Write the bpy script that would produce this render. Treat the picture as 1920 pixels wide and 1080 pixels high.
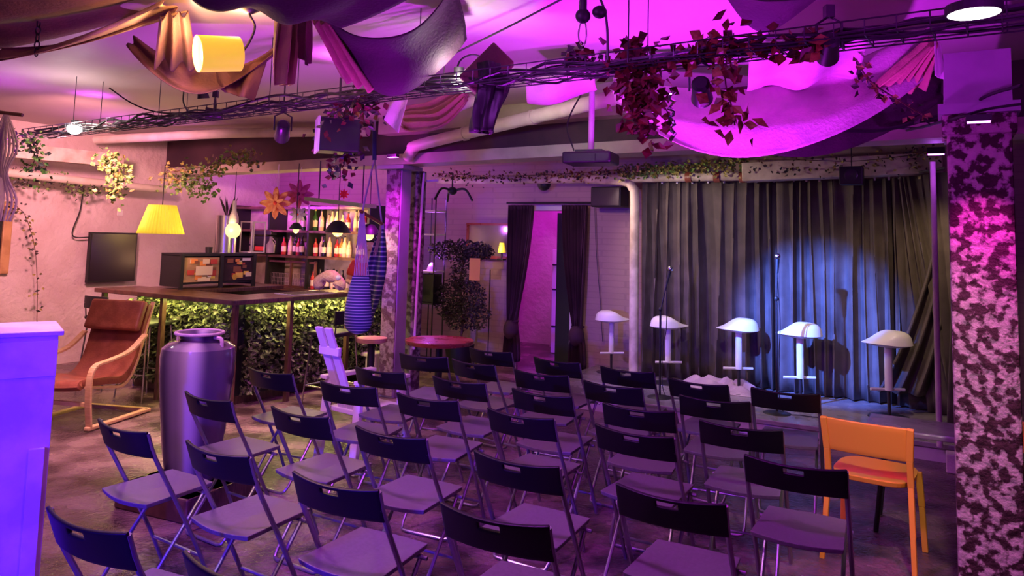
import bpy, bmesh, math, random
from mathutils import Vector, Matrix
random.seed(7)
for o in list(bpy.data.objects): bpy.data.objects.remove(o)
scn = bpy.context.scene
COL = scn.collection
PI = math.pi
V = Vector
# ------------------------------------------------------------------ camera
CF, CPIT, CROLL, CCY, CH = 1400.0, 0.0899, 0.0258, 323.1, 1.683
_F = V((0, math.cos(CPIT), math.sin(CPIT))); _U = V((0, -math.sin(CPIT), math.cos(CPIT))); _R = V((1, 0, 0))
_R2 = _R*math.cos(CROLL) + _U*math.sin(CROLL); _U2 = -_R*math.sin(CROLL) + _U*math.cos(CROLL)
cd = bpy.data.cameras.new('camera'); cam = bpy.data.objects.new('camera', cd); COL.objects.link(cam)
m = Matrix((( _R2.x, _U2.x, -_F.x, 0), (_R2.y, _U2.y, -_F.y, 0), (_R2.z, _U2.z, -_F.z, CH), (0, 0, 0, 1)))
cam.matrix_world = m
cd.sensor_fit = 'HORIZONTAL'; cd.sensor_width = 36; cd.lens = 36*CF/1920; cd.shift_y = -(540-CCY)/1920
cd.clip_start = .02; cd.clip_end = 60
scn.camera = cam
# ------------------------------------------------------------------ exposure, world
scn.view_settings.view_transform = 'Standard'; scn.view_settings.look = 'None'
scn.view_settings.gamma = 1; scn.view_settings.use_curve_mapping = False
scn.view_settings.exposure = 0.0
w = bpy.data.worlds.new('world'); scn.world = w; w.use_nodes = True
w.node_tree.nodes['Background'].inputs[0].default_value = (.25, .05, .5, 1)
w.node_tree.nodes['Background'].inputs[1].default_value = .03
# ------------------------------------------------------------------ room frame: s along the stage, t towards it
C0 = V((-1.26, 8.03, 0)); E1 = V((math.cos(PI/6), -.5, 0)); E2 = V((.5, math.cos(PI/6), 0))
RA = -PI/6                                                   # room rotation
def R(s, t, z=0): return C0 + E1*s + E2*t + V((0, 0, z))
def ray(u, v):
    return _R2*((u-960)/CF) - _U2*((v-CCY)/CF) + _F
def at(u, v, y):                                             # a photo point at distance y
    A = ray(u, v); A = A*(y/A.y); return V((A.x, A.y, A.z+CH))
def onz(u, v, z):
    A = ray(u, v); A = A*((z-CH)/A.z); return V((A.x, A.y, z))
def st(P):
    d = P-C0; return d.dot(E1), d.dot(E2)
def ont(u, v, t):                                            # a photo point on the plane t=const
    A = ray(u, v); O = V((0, 0, CH)); k = (t - (O-C0).dot(E2))/A.dot(E2); return O+A*k
def ons(u, v, s):
    A = ray(u, v); O = V((0, 0, CH)); k = (s - (O-C0).dot(E1))/A.dot(E1); return O+A*k
# ------------------------------------------------------------------ lights
def spot(p, q, col, e, size=60, blend=.6, r=.05):
    l = bpy.data.lights.new('spot_light', 'SPOT'); l.energy = e; l.color = col; l.spot_size = math.radians(size); l.spot_blend = blend; l.shadow_soft_size = r
    o = bpy.data.objects.new('spot_light', l); COL.objects.link(o); o.location = p
    o.rotation_euler = (V(q)-V(p)).to_track_quat('-Z', 'Y').to_euler(); return o
def pt(p, col, e, r=.05):
    l = bpy.data.lights.new('point_light', 'POINT'); l.energy = e; l.color = col; l.shadow_soft_size = r
    o = bpy.data.objects.new('point_light', l); COL.objects.link(o); o.location = p; return o
def area(p, q, col, e, sx, sy):
    l = bpy.data.lights.new('area_light', 'AREA'); l.energy = e; l.color = col; l.shape = 'RECTANGLE'; l.size = sx; l.size_y = sy
    o = bpy.data.objects.new('area_light', l); COL.objects.link(o); o.location = p
    o.rotation_euler = (V(q)-V(p)).to_track_quat('-Z', 'Y').to_euler(); return o
MAG = (.62, .02, 1.0); PUR = (.40, .05, 1.0); BLU = (.06, .01, 1.0); WARM = (1.0, .55, .28); WHT = (1, .9, .82)
# magenta spots washing the ceiling; the low ones are added, without any fixture
spot(R(3.9, -2.5, 1.45), R(4.0, -2.1, 3), MAG, 320, 120, 1)
spot(R(2.7, -2.9, 1.45), R(2.7, -2.8, 3), MAG, 130, 130, 1)
spot(R(.9, -2.9, 1.6), R(.9, -2.9, 3), MAG, 70, 130, 1)
spot(R(-1.9, -3.0, 2.25), R(-1.9, -3.2, 3), MAG, 22, 165, 1)
spot(R(-2.9, -1.2, 2.35), R(-2.9, -1.2, 3), MAG, 14, 160, 1)
spot(R(5.6, -4.4, 2.0), R(5.3, -4.0, 3), MAG, 90, 170, 1)
spot(R(3.6, -6.8, 1.9), R(3.4, -6.0, 3), MAG, 60, 170, 1)
spot(R(-3.4, .5, 2.1), R(-3.2, 1.6, 2.6), MAG, 130, 150, 1)
spot(R(-1.0, .45, 2.2), R(-.9, 1.6, 2.5), MAG, 10, 150, 1)
# purple downlight added above the audience seats and floor
spot(R(3.4, -4.6, 2.8), R(3.4, -2.6, 0), (.58, .07, 1), 240, 120, 1, .12)
spot(R(1.2, -4.4, 2.8), R(1.6, -2.8, 0), (.75, .24, .88), 230, 120, 1, .12)
# the blue flood behind the audience at the left
spot(R(2.9, -8.2, 1.5), R(2.0, -4.4, .55), BLU, 1500, 52, .7, .08)
spot(R(3.4, -8.0, 1.9), onz(20, 850, .6), BLU, 900, 24, .8, .05)  # narrow blue spot added only to saturate the plywood box
# warm spots added to brighten the left wall and patches of floor
spot(R(-1.6, -2.6, 2.6), R(-4.45, -.6, 1.1), (1, .38, .43), 700, 110, 1, .12)
spot(R(.3, -2.3, 2.6), onz(450, 815, 0), (1, .55, .52), 420, 50, 1, .06)
spot(R(-.6, -2.9, 2.6), onz(200, 820, 0), (1, .50, .56), 420, 60, 1, .06)
spot(R(3.4, -6.2, 2.7), onz(600, 990, 0), (1, .70, .30), 60, 22, .6, .03)
spot(at(905, 210, 4.9), at(1020, 222, 6.2), (1, .92, .70), 40, 70, 1, .03)
spot(onz(175, 203, 2.82), onz(175, 203, 2.82)+V((0, 0, 1)), (.75, .05, 1), 7, 165, 1, .06)
spot(onz(625, 142, 2.80), onz(625, 142, 2.80)+V((0, 0, 1)), (.80, .08, 1), 9, 165, 1, .06)
spot(R(-.9, -2.7, 2.6), R(-1.2, -2.6, 0), (1, .50, .36), 120, 90, 1, .08)
# stage lights, with side spots added to rake the curtain folds
spot(R(2.2, .9, 2.38), R(3.2, 2.1, 1.2), (1, .80, .62), 60, 130, 1, .03)
spot(R(3.4, -.8, 2.35), R(3.3, 1.7, .9), (1, .88, .78), 70, 60, 1, .03)
spot(R(1.5, 1.6, 2.38), R(3.0, 2.1, 1.0), (1, .72, .60), 34, 120, 1, .03)
spot(R(4.9, .9, 2.38), R(4.6, 1.9, .7), (1, .74, .40), 46, 100, 1, .03)
spot(R(4.2, -.7, 2.35), R(4.65, 1.5, .9), (1, .84, .55), 26, 30, 1, .03)
spot(R(1.5, .5, 2.40), R(1.2, 2.5, 1.1), (1, .46, .44), 46, 100, 1, .04)
spot(R(2.93, -1.0, 2.27), R(3.95, 2.1, .85), (.08, .18, 1), 4200, 32, .8, .02)
spot(R(1.1, .2, 2.4), R(2.5, 1.8, .5), (.32, .18, 1), 200, 50, .8, .03)
# white lamp of the grid near the top right, lights the orange chair
spot(at(1822, 40, 2.5), R(4.8, -1.7, .4), (1, .85, .6), 95, 50, 1, .04)
# ------------------------------------------------------------------ materials
def mat(name, col=(.5, .5, .5), rough=.5, metal=0, emit=None, es=1, spec=.5):
    M = bpy.data.materials.new(name); M.use_nodes = True; b = M.node_tree.nodes['Principled BSDF']
    b.inputs['Base Color'].default_value = (*col, 1); b.inputs['Roughness'].default_value = rough; b.inputs['Metallic'].default_value = metal
    b.inputs['Specular IOR Level'].default_value = spec
    if emit: b.inputs['Emission Color'].default_value = (*emit, 1); b.inputs['Emission Strength'].default_value = es
    return M
def noisy(name, c1, c2, scale=4, lo=.4, hi=.6, rough=(.5, .7), bump=0, bscale=20, detail=6, metal=0, coord='Object', stretch=(1, 1, 1)):
    M = mat(name, c1, rough[0], metal); nt = M.node_tree; b = nt.nodes['Principled BSDF']
    tc = nt.nodes.new('ShaderNodeTexCoord'); mp = nt.nodes.new('ShaderNodeMapping'); mp.inputs['Scale'].default_value = stretch
    n = nt.nodes.new('ShaderNodeTexNoise'); n.inputs['Scale'].default_value = scale; n.inputs['Detail'].default_value = detail
    nt.links.new(tc.outputs[coord], mp.inputs[0]); nt.links.new(mp.outputs[0], n.inputs['Vector'])
    r = nt.nodes.new('ShaderNodeValToRGB'); r.color_ramp.elements[0].position = lo; r.color_ramp.elements[1].position = hi
    r.color_ramp.elements[0].color = (*c1, 1); r.color_ramp.elements[1].color = (*c2, 1)
    nt.links.new(n.outputs[0], r.inputs[0]); nt.links.new(r.outputs[0], b.inputs['Base Color'])
    mr = nt.nodes.new('ShaderNodeMapRange'); mr.inputs['From Min'].default_value = lo; mr.inputs['From Max'].default_value = hi
    mr.inputs['To Min'].default_value = rough[0]; mr.inputs['To Max'].default_value = rough[1]
    nt.links.new(n.outputs[0], mr.inputs[0]); nt.links.new(mr.outputs[0], b.inputs['Roughness'])
    if bump:
        n2 = nt.nodes.new('ShaderNodeTexNoise'); n2.inputs['Scale'].default_value = bscale; n2.inputs['Detail'].default_value = 4
        nt.links.new(mp.outputs[0], n2.inputs['Vector'])
        bp = nt.nodes.new('ShaderNodeBump'); bp.inputs['Strength'].default_value = bump; bp.inputs['Distance'].default_value = .03
        nt.links.new(n2.outputs[0], bp.inputs['Height']); nt.links.new(bp.outputs[0], b.inputs['Normal'])
    return M
def brick(name, c1, c2, mortar, sc=1, bump=.5, rough=.7):
    M = mat(name, c1, rough); nt = M.node_tree; b = nt.nodes['Principled BSDF']
    tc = nt.nodes.new('ShaderNodeTexCoord'); br = nt.nodes.new('ShaderNodeTexBrick'); sw = nt.nodes.new('ShaderNodeSeparateXYZ'); cb = nt.nodes.new('ShaderNodeCombineXYZ')
    nt.links.new(tc.outputs['Object'], sw.inputs[0]); ad = nt.nodes.new('ShaderNodeMath'); nt.links.new(sw.outputs[0], ad.inputs[0]); nt.links.new(sw.outputs[1], ad.inputs[1])
    nt.links.new(ad.outputs[0], cb.inputs[0]); nt.links.new(sw.outputs[2], cb.inputs[1]); nt.links.new(cb.outputs[0], br.inputs['Vector'])
    br.inputs['Scale'].default_value = sc; br.inputs['Brick Width'].default_value = .24; br.inputs['Row Height'].default_value = .075; br.inputs['Mortar Size'].default_value = .006
    br.inputs['Color1'].default_value = (*c1, 1); br.inputs['Color2'].default_value = (*c2, 1); br.inputs['Mortar'].default_value = (*mortar, 1)
    nt.links.new(br.outputs[0], b.inputs['Base Color'])
    n = nt.nodes.new('ShaderNodeTexNoise'); n.inputs['Scale'].default_value = 14; n.inputs['Detail'].default_value = 5; nt.links.new(tc.outputs['Object'], n.inputs['Vector'])
    mx = nt.nodes.new('ShaderNodeMath'); mx.operation = 'MULTIPLY_ADD'; nt.links.new(br.outputs['Fac'], mx.inputs[0]); mx.inputs[1].default_value = -.55; nt.links.new(n.outputs[0], mx.inputs[2])
    bp = nt.nodes.new('ShaderNodeBump'); bp.inputs['Strength'].default_value = bump; bp.inputs['Distance'].default_value = .02
    nt.links.new(mx.outputs[0], bp.inputs['Height']); nt.links.new(bp.outputs[0], b.inputs['Normal'])
    return M
def leafmat(name, c1, c2, c3=None):
    M = mat(name, c1, .5); nt = M.node_tree; b = nt.nodes['Principled BSDF']
    g = nt.nodes.new('ShaderNodeTexCoord'); n = nt.nodes.new('ShaderNodeTexNoise'); n.inputs['Scale'].default_value = 30; nt.links.new(g.outputs['Object'], n.inputs['Vector'])
    r = nt.nodes.new('ShaderNodeValToRGB'); r.color_ramp.elements[0].color = (*c1, 1); r.color_ramp.elements[1].color = (*c2, 1)
    r.color_ramp.elements[0].position = .38; r.color_ramp.elements[1].position = .62
    nt.links.new(n.outputs[0], r.inputs[0]); nt.links.new(r.outputs[0], b.inputs['Base Color']); return M
M = {}
M['ceiling'] = noisy('ceiling_paint', (.52, .42, .44), (.60, .50, .51), 1.2, .35, .65, (.6, .8), .15, 8)
M['floor'] = noisy('floor_lacquer', (.05, .024, .034), (.26, .16, .17), 2.6, .40, .64, (.12, .34), .45, 34)
M['wallw'] = noisy('painted_plaster', (.66, .52, .50), (.74, .62, .60), 2, .4, .6, (.6, .75), .7, 14)
M['brickw'] = brick('painted_brick', (.44, .30, .29), (.41, .28, .27), (.37, .25, .25), 1, .22)
M['wallp'] = noisy('dark_wall', (.10, .06, .10), (.16, .10, .14), 2, .4, .6, (.6, .8), .3, 12)
M['stage'] = noisy('stage_lacquer', (.20, .18, .20), (.30, .27, .28), 3, .4, .6, (.14, .30), .08, 20)
M['stagef'] = noisy('stage_front', (.45, .36, .42), (.55, .46, .52), 3, .4, .6, (.5, .6))
M['blackp'] = mat('black_plastic', (.004, .004, .006), .42, spec=.35)
M['seatp'] = noisy('seat_plastic_glare', (.13, .12, .12), (.16, .15, .15), 60, .4, .6, (.42, .5), .1, 300)  # same black plastic as the backs; ceiling glare lightened into the colour
M['tube'] = mat('grey_tube', (.30, .29, .33), .30, .75)
M['steel'] = mat('steel', (.6, .6, .62), .25, 1)
M['chrome'] = mat('chrome', (.8, .8, .82), .12, 1)
M['black'] = mat('black_paint', (.012, .011, .014), .5)
M['dkmetal'] = mat('dark_metal', (.05, .045, .055), .35, .5)
M['white'] = mat('white_paint', (.78, .76, .75), .4)
M['cream'] = noisy('cream_paint', (.62, .56, .44), (.72, .66, .54), 5, .4, .6, (.4, .55))
M['creamd'] = noisy('aged_cream', (.42, .34, .26), (.62, .53, .42), 6, .4, .6, (.5, .7))
M['steelp'] = noisy('lavender_steel_paint', (.34, .32, .36), (.40, .38, .42), 4, .4, .6, (.4, .55))
M['peel'] = noisy('peeling_paint', (.13, .05, .09), (.34, .22, .29), 14, .46, .54, (.7, .6), .5, 30)
M['peel3'] = noisy('peeling_pier', (.09, .06, .06), (.34, .29, .26), 16, .45, .55, (.7, .6), .5, 30)
M['peel2'] = noisy('peeling_plaster', (.045, .010, .018), (.46, .30, .34), 21, .475, .555, (.8, .6), .7, 22, 9)
M['beam'] = noisy('dark_beam', (.05, .02, .04), (.08, .035, .055), 3, .4, .6, (.6, .7))
M['beamb'] = noisy('beam_board', (.42, .35, .29), (.54, .46, .38), 3, .4, .6, (.6, .7), .1, 12)
M['orange'] = mat('orange_plastic', (.88, .42, .04), .42)
M['leather'] = noisy('brown_leather', (.22, .058, .035), (.31, .085, .05), 9, .4, .6, (.35, .5), .15, 60)
M['birch'] = noisy('birch', (.62, .36, .18), (.72, .44, .24), 12, .4, .6, (.4, .5), stretch=(1, 1, 8))
M['darkwood'] = noisy('dark_wood', (.07, .03, .025), (.13, .06, .045), 10, .4, .6, (.28, .42), stretch=(1, 6, 1))
M['redwood'] = noisy('red_wood_top', (.26, .05, .03), (.34, .08, .045), 8, .4, .6, (.25, .4))
M['curtain'] = noisy('velvet_curtain', (.085, .064, .060), (.12, .094, .086), 5, .4, .6, (.75, .9), .1, 90)
M['curtaind'] = noisy('plum_curtain', (.05, .018, .035), (.075, .028, .05), 5, .4, .6, (.75, .9))
M['tan'] = noisy('tan_cloth', (.36, .22, .14), (.48, .30, .18), 6, .4, .6, (.8, .9), .2, 60)
M['browncloth'] = noisy('brown_cloth', (.10, .035, .04), (.15, .055, .05), 6, .4, .6, (.8, .9), .2, 60)
M['purcloth'] = noisy('plum_cloth', (.035, .012, .03), (.055, .02, .045), 6, .4, .6, (.8, .9), .2, 60)
M['pale'] = noisy('pale_cloth', (.46, .34, .40), (.58, .44, .48), 6, .4, .6, (.8, .9), .2, 60)
M['green'] = leafmat('ivy_leaves', (.05, .13, .03), (.22, .36, .07))
M['greeny'] = leafmat('olive_leaves', (.16, .14, .03), (.42, .36, .09))
M['redleaf'] = leafmat('red_leaves', (.07, .006, .008), (.15, .018, .012))
M['autumn'] = leafmat('autumn_leaves', (.16, .04, .01), (.30, .17, .04))
M['hedge'] = leafmat('hedge_leaves', (.04, .05, .03), (.26, .27, .15))
M['dkleaf'] = leafmat('dark_leaves', (.02, .022, .02), (.07, .05, .05))
M['glassw'] = mat('clear_bottle', (.65, .45, .30), .12); M['glassg'] = mat('green_bottle', (.03, .10, .03), .12)
M['glassa'] = mat('amber_bottle', (.42, .16, .03), .12); M['glassr'] = mat('red_bottle', (.40, .03, .03), .15); M['glassk'] = mat('black_bottle', (.015, .012, .015), .12)
M['label'] = mat('paper_label', (.75, .62, .48), .6)
M['yellow'] = mat('yellow_shade', (.9, .70, .06), .6, 0, (1, .70, .04), .62)
M['bulb'] = mat('bulb_glow', (.25, .15, .03), .3, 0, (1, .72, .20), 2.4)
M['bulbw'] = mat('white_lens', (1, 1, 1), .3, 0, (1, .96, .92), 12)
M['bulbm'] = mat('magenta_lens', (1, .5, 1), .3, 0, (.75, .12, 1), 10)
M['led'] = mat('led_strip', (.9, 1, .4), .3, 0, (.9, 1, .2), 6)
M['screen'] = mat('black_screen', (.02, .012, .02), .22)
M['skin'] = mat('skin', (.55, .30, .20), .55); M['redcloth'] = mat('red_cloth', (.62, .05, .03), .8); M['hair'] = mat('dark_hair', (.02, .013, .01), .6); M['denim'] = mat('dark_trousers', (.02, .02, .03), .8)
M['gold'] = noisy('gilt_wood', (.45, .25, .10), (.58, .34, .14), 9, .4, .6, (.4, .5))
M['paper'] = mat('orange_paper', (.85, .45, .12), .6)
M['mirror'] = mat('mirror_glass', (.50, .42, .38), .12, .7)
M['flower'] = noisy('orange_petal', (.80, .22, .06), (.90, .38, .12), 20, .4, .6, (.6, .7)); M['flowerp'] = noisy('pink_petal', (.50, .06, .16), (.62, .10, .24), 20, .4, .6, (.6, .7)); M['redpetal'] = mat('red_petal', (.75, .04, .02), .6)
M['fur'] = noisy('peach_plush', (.80, .45, .30), (.90, .60, .42), 40, .4, .6, (.9, 1), .6, 120)
M['boxp'] = noisy('white_washed_plywood', (.55, .48, .52), (.76, .70, .72), 3.2, .42, .58, (.4, .6), .1, 10)
def stripes(name, cols, scale, axis=2, rough=.6, soft=False):
    Mx = mat(name, cols[0], rough); nt = Mx.node_tree; b = nt.nodes['Principled BSDF']
    tc = nt.nodes.new('ShaderNodeTexCoord'); sp = nt.nodes.new('ShaderNodeSeparateXYZ'); nt.links.new(tc.outputs['UV'], sp.inputs[0])
    mu = nt.nodes.new('ShaderNodeMath'); mu.operation = 'MULTIPLY'; mu.inputs[1].default_value = scale; nt.links.new(sp.outputs[axis], mu.inputs[0])
    fr = nt.nodes.new('ShaderNodeMath'); fr.operation = 'FRACT'; nt.links.new(mu.outputs[0], fr.inputs[0])
    r = nt.nodes.new('ShaderNodeValToRGB'); r.color_ramp.interpolation = 'EASE' if soft else 'CONSTANT'; n = len(cols)
    r.color_ramp.elements[0].color = (*cols[0], 1); r.color_ramp.elements[1].color = (*cols[1], 1); r.color_ramp.elements[1].position = 1/n
    for i in range(2, n): e = r.color_ramp.elements.new(i/n); e.color = (*cols[i], 1)
    nt.links.new(fr.outputs[0], r.inputs[0]); nt.links.new(r.outputs[0], b.inputs['Base Color']); return Mx
M['hammock'] = stripes('blue_white_weave', [(.02, .02, .12), (.03, .035, .18), (.50, .50, .58), (.03, .035, .18)], 20, 1)
M['vase'] = stripes('glazed_stripes', [(.14, .11, .15), (.24, .21, .25), (.06, .045, .08), (.20, .18, .22), (.44, .42, .45), (.08, .06, .11), (.14, .11, .15)], 2, 0, .10, True)
# ------------------------------------------------------------------ mesh helpers
class MB:
    def __init__(s): s.v = []; s.f = []; s.mi = []; s.uv = {}
    def face(s, idx, mi=0, uv=None):
        if uv: s.uv[len(s.f)] = uv
        s.f.append(tuple(idx)); s.mi.append(mi)
    def box(s, c, d, rz=0, mi=0, M3=None, taper=1):
        n = len(s.v); c = V(c); Rm = M3 or Matrix.Rotation(rz, 3, 'Z')
        for z in (-1, 1):
            k = taper if z < 0 else 1
            for x, y in ((-1, -1), (1, -1), (1, 1), (-1, 1)): s.v.append(c + Rm @ V((x*d[0]/2*k, y*d[1]/2*k, z*d[2]/2)))
        for q in ((0, 3, 2, 1), (4, 5, 6, 7), (0, 1, 5, 4), (1, 2, 6, 5), (2, 3, 7, 6), (3, 0, 4, 7)): s.face([n+i for i in q], mi)
    def beam(s, a, b, wd, ht, mi=0, up=V((0, 0, 1))):
        a, b = V(a), V(b); d = b-a; L = d.length; y = d.normalized(); x = y.cross(up)
        if x.length < 1e-4: x = V((1, 0, 0))
        x.normalize(); z = x.cross(y); Rm = Matrix((x, y, z)).transposed()
        s.box((a+b)/2, (wd, L, ht), M3=Rm, mi=mi)
    def tube(s, pts, r, n=8, mi=0, cap=True, closed=False):
        pts = [V(p) for p in pts]; rs = r if isinstance(r, (list, tuple)) else [r]*len(pts); base = len(s.v); N = len(pts); pu = None
        for i, p in enumerate(pts):
            if closed: t = pts[(i+1) % N]-pts[i-1]
            else: t = pts[min(i+1, N-1)]-pts[max(i-1, 0)]
            if t.length < 1e-9: t = V((0, 0, 1))
            t.normalize()
            if pu is None: u = t.orthogonal().normalized()
            else:
                u = pu - t*pu.dot(t)
                u = u.normalized() if u.length > 1e-6 else t.orthogonal().normalized()
            pu = u; w_ = t.cross(u)
            for k in range(n): a = 2*PI*k/n; s.v.append(p + (u*math.cos(a)+w_*math.sin(a))*rs[i])
        rng = N if closed else N-1
        for i in range(rng):
            j = (i+1) % N
            for k in range(n): k2 = (k+1) % n; s.face((base+i*n+k, base+i*n+k2, base+j*n+k2, base+j*n+k), mi)
        if cap and not closed: s.face([base+k for k in range(n)][::-1], mi); s.face([base+(N-1)*n+k for k in range(n)], mi)
    def lathe(s, prof, n=24, c=(0, 0, 0), mi=0, M3=None, sx=1, sy=1):
        base = len(s.v); c = V(c); N = len(prof)
        for r, z in prof:
            for k in range(n):
                a = 2*PI*k/n; p = V((r*math.cos(a)*sx, r*math.sin(a)*sy, z)); s.v.append(c + (M3 @ p if M3 else p))
        for i in range(N-1):
            for k in range(n):
                k2 = (k+1) % n; s.face((base+i*n+k, base+i*n+k2, base+(i+1)*n+k2, base+(i+1)*n+k), mi, [(k/n, i/N), ((k+1)/n, i/N), ((k+1)/n, (i+1)/N), (k/n, (i+1)/N)])
        if prof[0][0] > 1e-5: s.face([base+k for k in range(n)][::-1], mi)
        if prof[-1][0] > 1e-5: s.face([base+(N-1)*n+k for k in range(n)], mi)
    def grid(s, fn, nu, nv, mi=0, skip=None):
        base = len(s.v)
        for j in range(nv+1):
            for i in range(nu+1): s.v.append(V(fn(i/nu, j/nv)))
        for j in range(nv):
            for i in range(nu):
                if skip and skip((i+.5)/nu, (j+.5)/nv): continue
                a = base+j*(nu+1)+i; s.face((a, a+1, a+nu+2, a+nu+1), mi, [(i/nu, j/nv), ((i+1)/nu, j/nv), ((i+1)/nu, (j+1)/nv), (i/nu, (j+1)/nv)])
    def ell(s, c, d, n=16, m_=10, mi=0, M3=None):
        prof = [(math.sin(PI*i/m_), -math.cos(PI*i/m_)) for i in range(m_+1)]; base = len(s.v); c = V(c)
        tmp = MB(); tmp.lathe([(max(a, 1e-4), b) for a, b in prof], n)
        for p in tmp.v: q = V((p.x*d[0], p.y*d[1], p.z*d[2])); s.v.append(c + (M3 @ q if M3 else q))
        for f in tmp.f: s.face([base+i for i in f], mi)
    def leaf(s, p, d, nrm, L, wd, mi=0):
        d = d.normalized(); x = d.cross(nrm)
        if x.length < 1e-4: x = d.orthogonal()
        x.normalize(); n2 = x.cross(d); b = len(s.v)
        s.v += [p, p+d*L*.45+x*wd*.5+n2*wd*.16, p+d*L, p+d*L*.45-x*wd*.5+n2*wd*.16, p+d*L*.5]
        s.face((b, b+1, b+4), mi); s.face((b+1, b+2, b+4), mi); s.face((b, b+4, b+3), mi); s.face((b+4, b+2, b+3), mi)
    def build(s, name, mats, parent=None, smooth=False, bevel=0, solid=0, loc=None, sub=0):
        me = bpy.data.meshes.new(name); off = V(loc) if loc is not None else V((0, 0, 0))
        me.from_pydata([tuple(p-off) for p in s.v], [], s.f)
        if not isinstance(mats, (list, tuple)): mats = [mats]
        for mm in mats: me.materials.append(mm)
        me.polygons.foreach_set('material_index', s.mi)
        if s.uv:
            ul = me.uv_layers.new(name='uv')
            for fi, uv in s.uv.items():
                p = me.polygons[fi]
                for k, li in enumerate(p.loop_indices): ul.data[li].uv = uv[k]
        if smooth: me.polygons.foreach_set('use_smooth', [True]*len(me.polygons))
        me.update(); o = bpy.data.objects.new(name, me); COL.objects.link(o)
        if smooth and smooth != 2:
            try: me.set_sharp_from_angle(angle=math.radians(40))
            except Exception: pass
        if solid: md = o.modifiers.new('solid', 'SOLIDIFY'); md.thickness = solid; md.offset = 0
        if sub: md = o.modifiers.new('sub', 'SUBSURF'); md.levels = sub; md.render_levels = sub
        if bevel: md = o.modifiers.new('bevel', 'BEVEL'); md.width = bevel; md.segments = 2; md.limit_method = 'ANGLE'
        if parent is not None: o.parent = parent
        if loc is not None: o.location = loc
        return o
def tag(o, label=None, cat=None, group=None, kind=None):
    if label: o['label'] = label
    if cat: o['category'] = cat
    if group: o['group'] = group
    if kind: o['kind'] = kind
    return o
def thing(name, label, cat, loc=(0, 0, 0), rz=0, group=None):
    o = bpy.data.objects.new(name, None); COL.objects.link(o); o.location = loc; o.rotation_euler = (0, 0, rz); o.empty_display_size = .1
    return tag(o, label, cat, group)
def copy_tree(o, parent=None):
    c = o.copy(); COL.objects.link(c); c.parent = parent
    for ch in list(o.children): copy_tree(ch, c)
    return c
def struct(o): o['kind'] = 'structure'; return o
def ctr(o, mb=None): return o
def lerp(a, b, t): return a+(b-a)*t
def catm(pts, n=8):
    pts = [V(p) for p in pts]; P = [pts[0]*2-pts[1]]+pts+[pts[-1]*2-pts[-2]]; out = []
    for i in range(1, len(P)-2):
        for k in range(n):
            t = k/n; a, b, c, d = P[i-1], P[i], P[i+1], P[i+2]
            out.append(.5*((2*b)+(-a+c)*t+(2*a-5*b+4*c-d)*t*t+(-a+3*b-3*c+d)*t**3))
    out.append(pts[-1]); return out
CEIL = 2.95
# ------------------------------------------------------------------ room shell
S0, S1, T0, T1 = -4.45, 6.3, -8.6, 2.5
def slab(name, a, b, m_, th=.1):
    (s0, t0, z0), (s1, t1, z1) = a, b; mb = MB(); mb.box(R((s0+s1)/2, (t0+t1)/2, (z0+z1)/2), (abs(s1-s0), abs(t1-t0), abs(z1-z0)), RA); return struct(mb.build(name, m_))
slab('floor', (S0-.2, T0-.2, -.1), (S1+.2, T1+2.4, 0), M['floor'])
slab('ceiling', (S0-.2, T0-.2, CEIL), (S1+.2, T1+2.4, CEIL+.1), M['ceiling'])
slab('wall_left', (S0-.15, T0, 0), (S0, T1, CEIL), M['wallw'])
slab('wall_right', (S1, T0, 0), (S1+.15, T1, CEIL), M['wallp'])
slab('wall_front', (S0-.1, T0-.15, 0), (S1+.1, T0, CEIL), M['wallp'])
DS0, DS1, DH = .05, .93, 2.08
mb = MB()
def rb(mb, s0, s1, t0, t1, z0, z1, mi=0): mb.box(R((s0+s1)/2, (t0+t1)/2, (z0+z1)/2), (abs(s1-s0), abs(t1-t0), abs(z1-z0)), RA, mi)
rb(mb, S0, DS0, T1, T1+.15, 0, CEIL); rb(mb, DS1, S1, T1, T1+.15, 0, CEIL); rb(mb, DS0, DS1, T1, T1+.15, DH, CEIL)
struct(mb.build('wall_back', M['brickw']))
mb = MB(); rb(mb, -1.2, 2.6, T1+2.2, T1+2.35, 0, CEIL); rb(mb, -1.35, -1.2, T1+.15, T1+2.35, 0, CEIL); rb(mb, 2.6, 2.75, T1+.15, T1+2.35, 0, CEIL)
struct(mb.build('wall_passage', M['wallw']))
mb = MB(); rb(mb, DS0-.07, DS0, T1-.02, T1+.17, 0, DH+.07); rb(mb, DS1, DS1+.07, T1-.02, T1+.17, 0, DH+.07); rb(mb, DS0, DS1, T1-.02, T1+.17, DH, DH+.07)
struct(mb.build('trim_1', M['white']))
# open door leaf (dark) seen in the doorway
d = MB(); rb(d, DS1-.36, DS1-.02, T1+.30, T1+.34, .01, DH-.02); dd = struct(d.build('door_1', M['black']))
# shelving with boxes in the passage
cab = thing('passage_cabinet', 'pale tall cabinet standing in the purple-lit passage beyond the doorway', 'cabinet', R(.45, T1+1.6, 0), RA)
c = MB(); c.box((0, 0, .78), (1.0, .4, 1.55)); c.build('body', M['white'], cab, bevel=.01)
for z in (.4, .95, 1.32):
    c = MB(); c.box((0, -.215, z), (.96, .03, .02)); c.build('ledge', M['black'], cab)
bx = thing('storage_box', 'small box on top of the passage cabinet', 'box', R(.30, T1+1.5, 1.555), RA); c = MB(); c.box((0, 0, .16), (.34, .3, .32)); c.build('body', M['browncloth'], bx); c = MB(); c.box((0, 0, .33), (.36, .32, .03)); c.build('lid', M['darkwood'], bx)
pt(R(.4, T1+1.0, 2.5), (.75, .03, 1), 55, .1)
pt(R(.0, T1+.8, .6), (.4, .02, .9), 3, .1)
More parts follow.
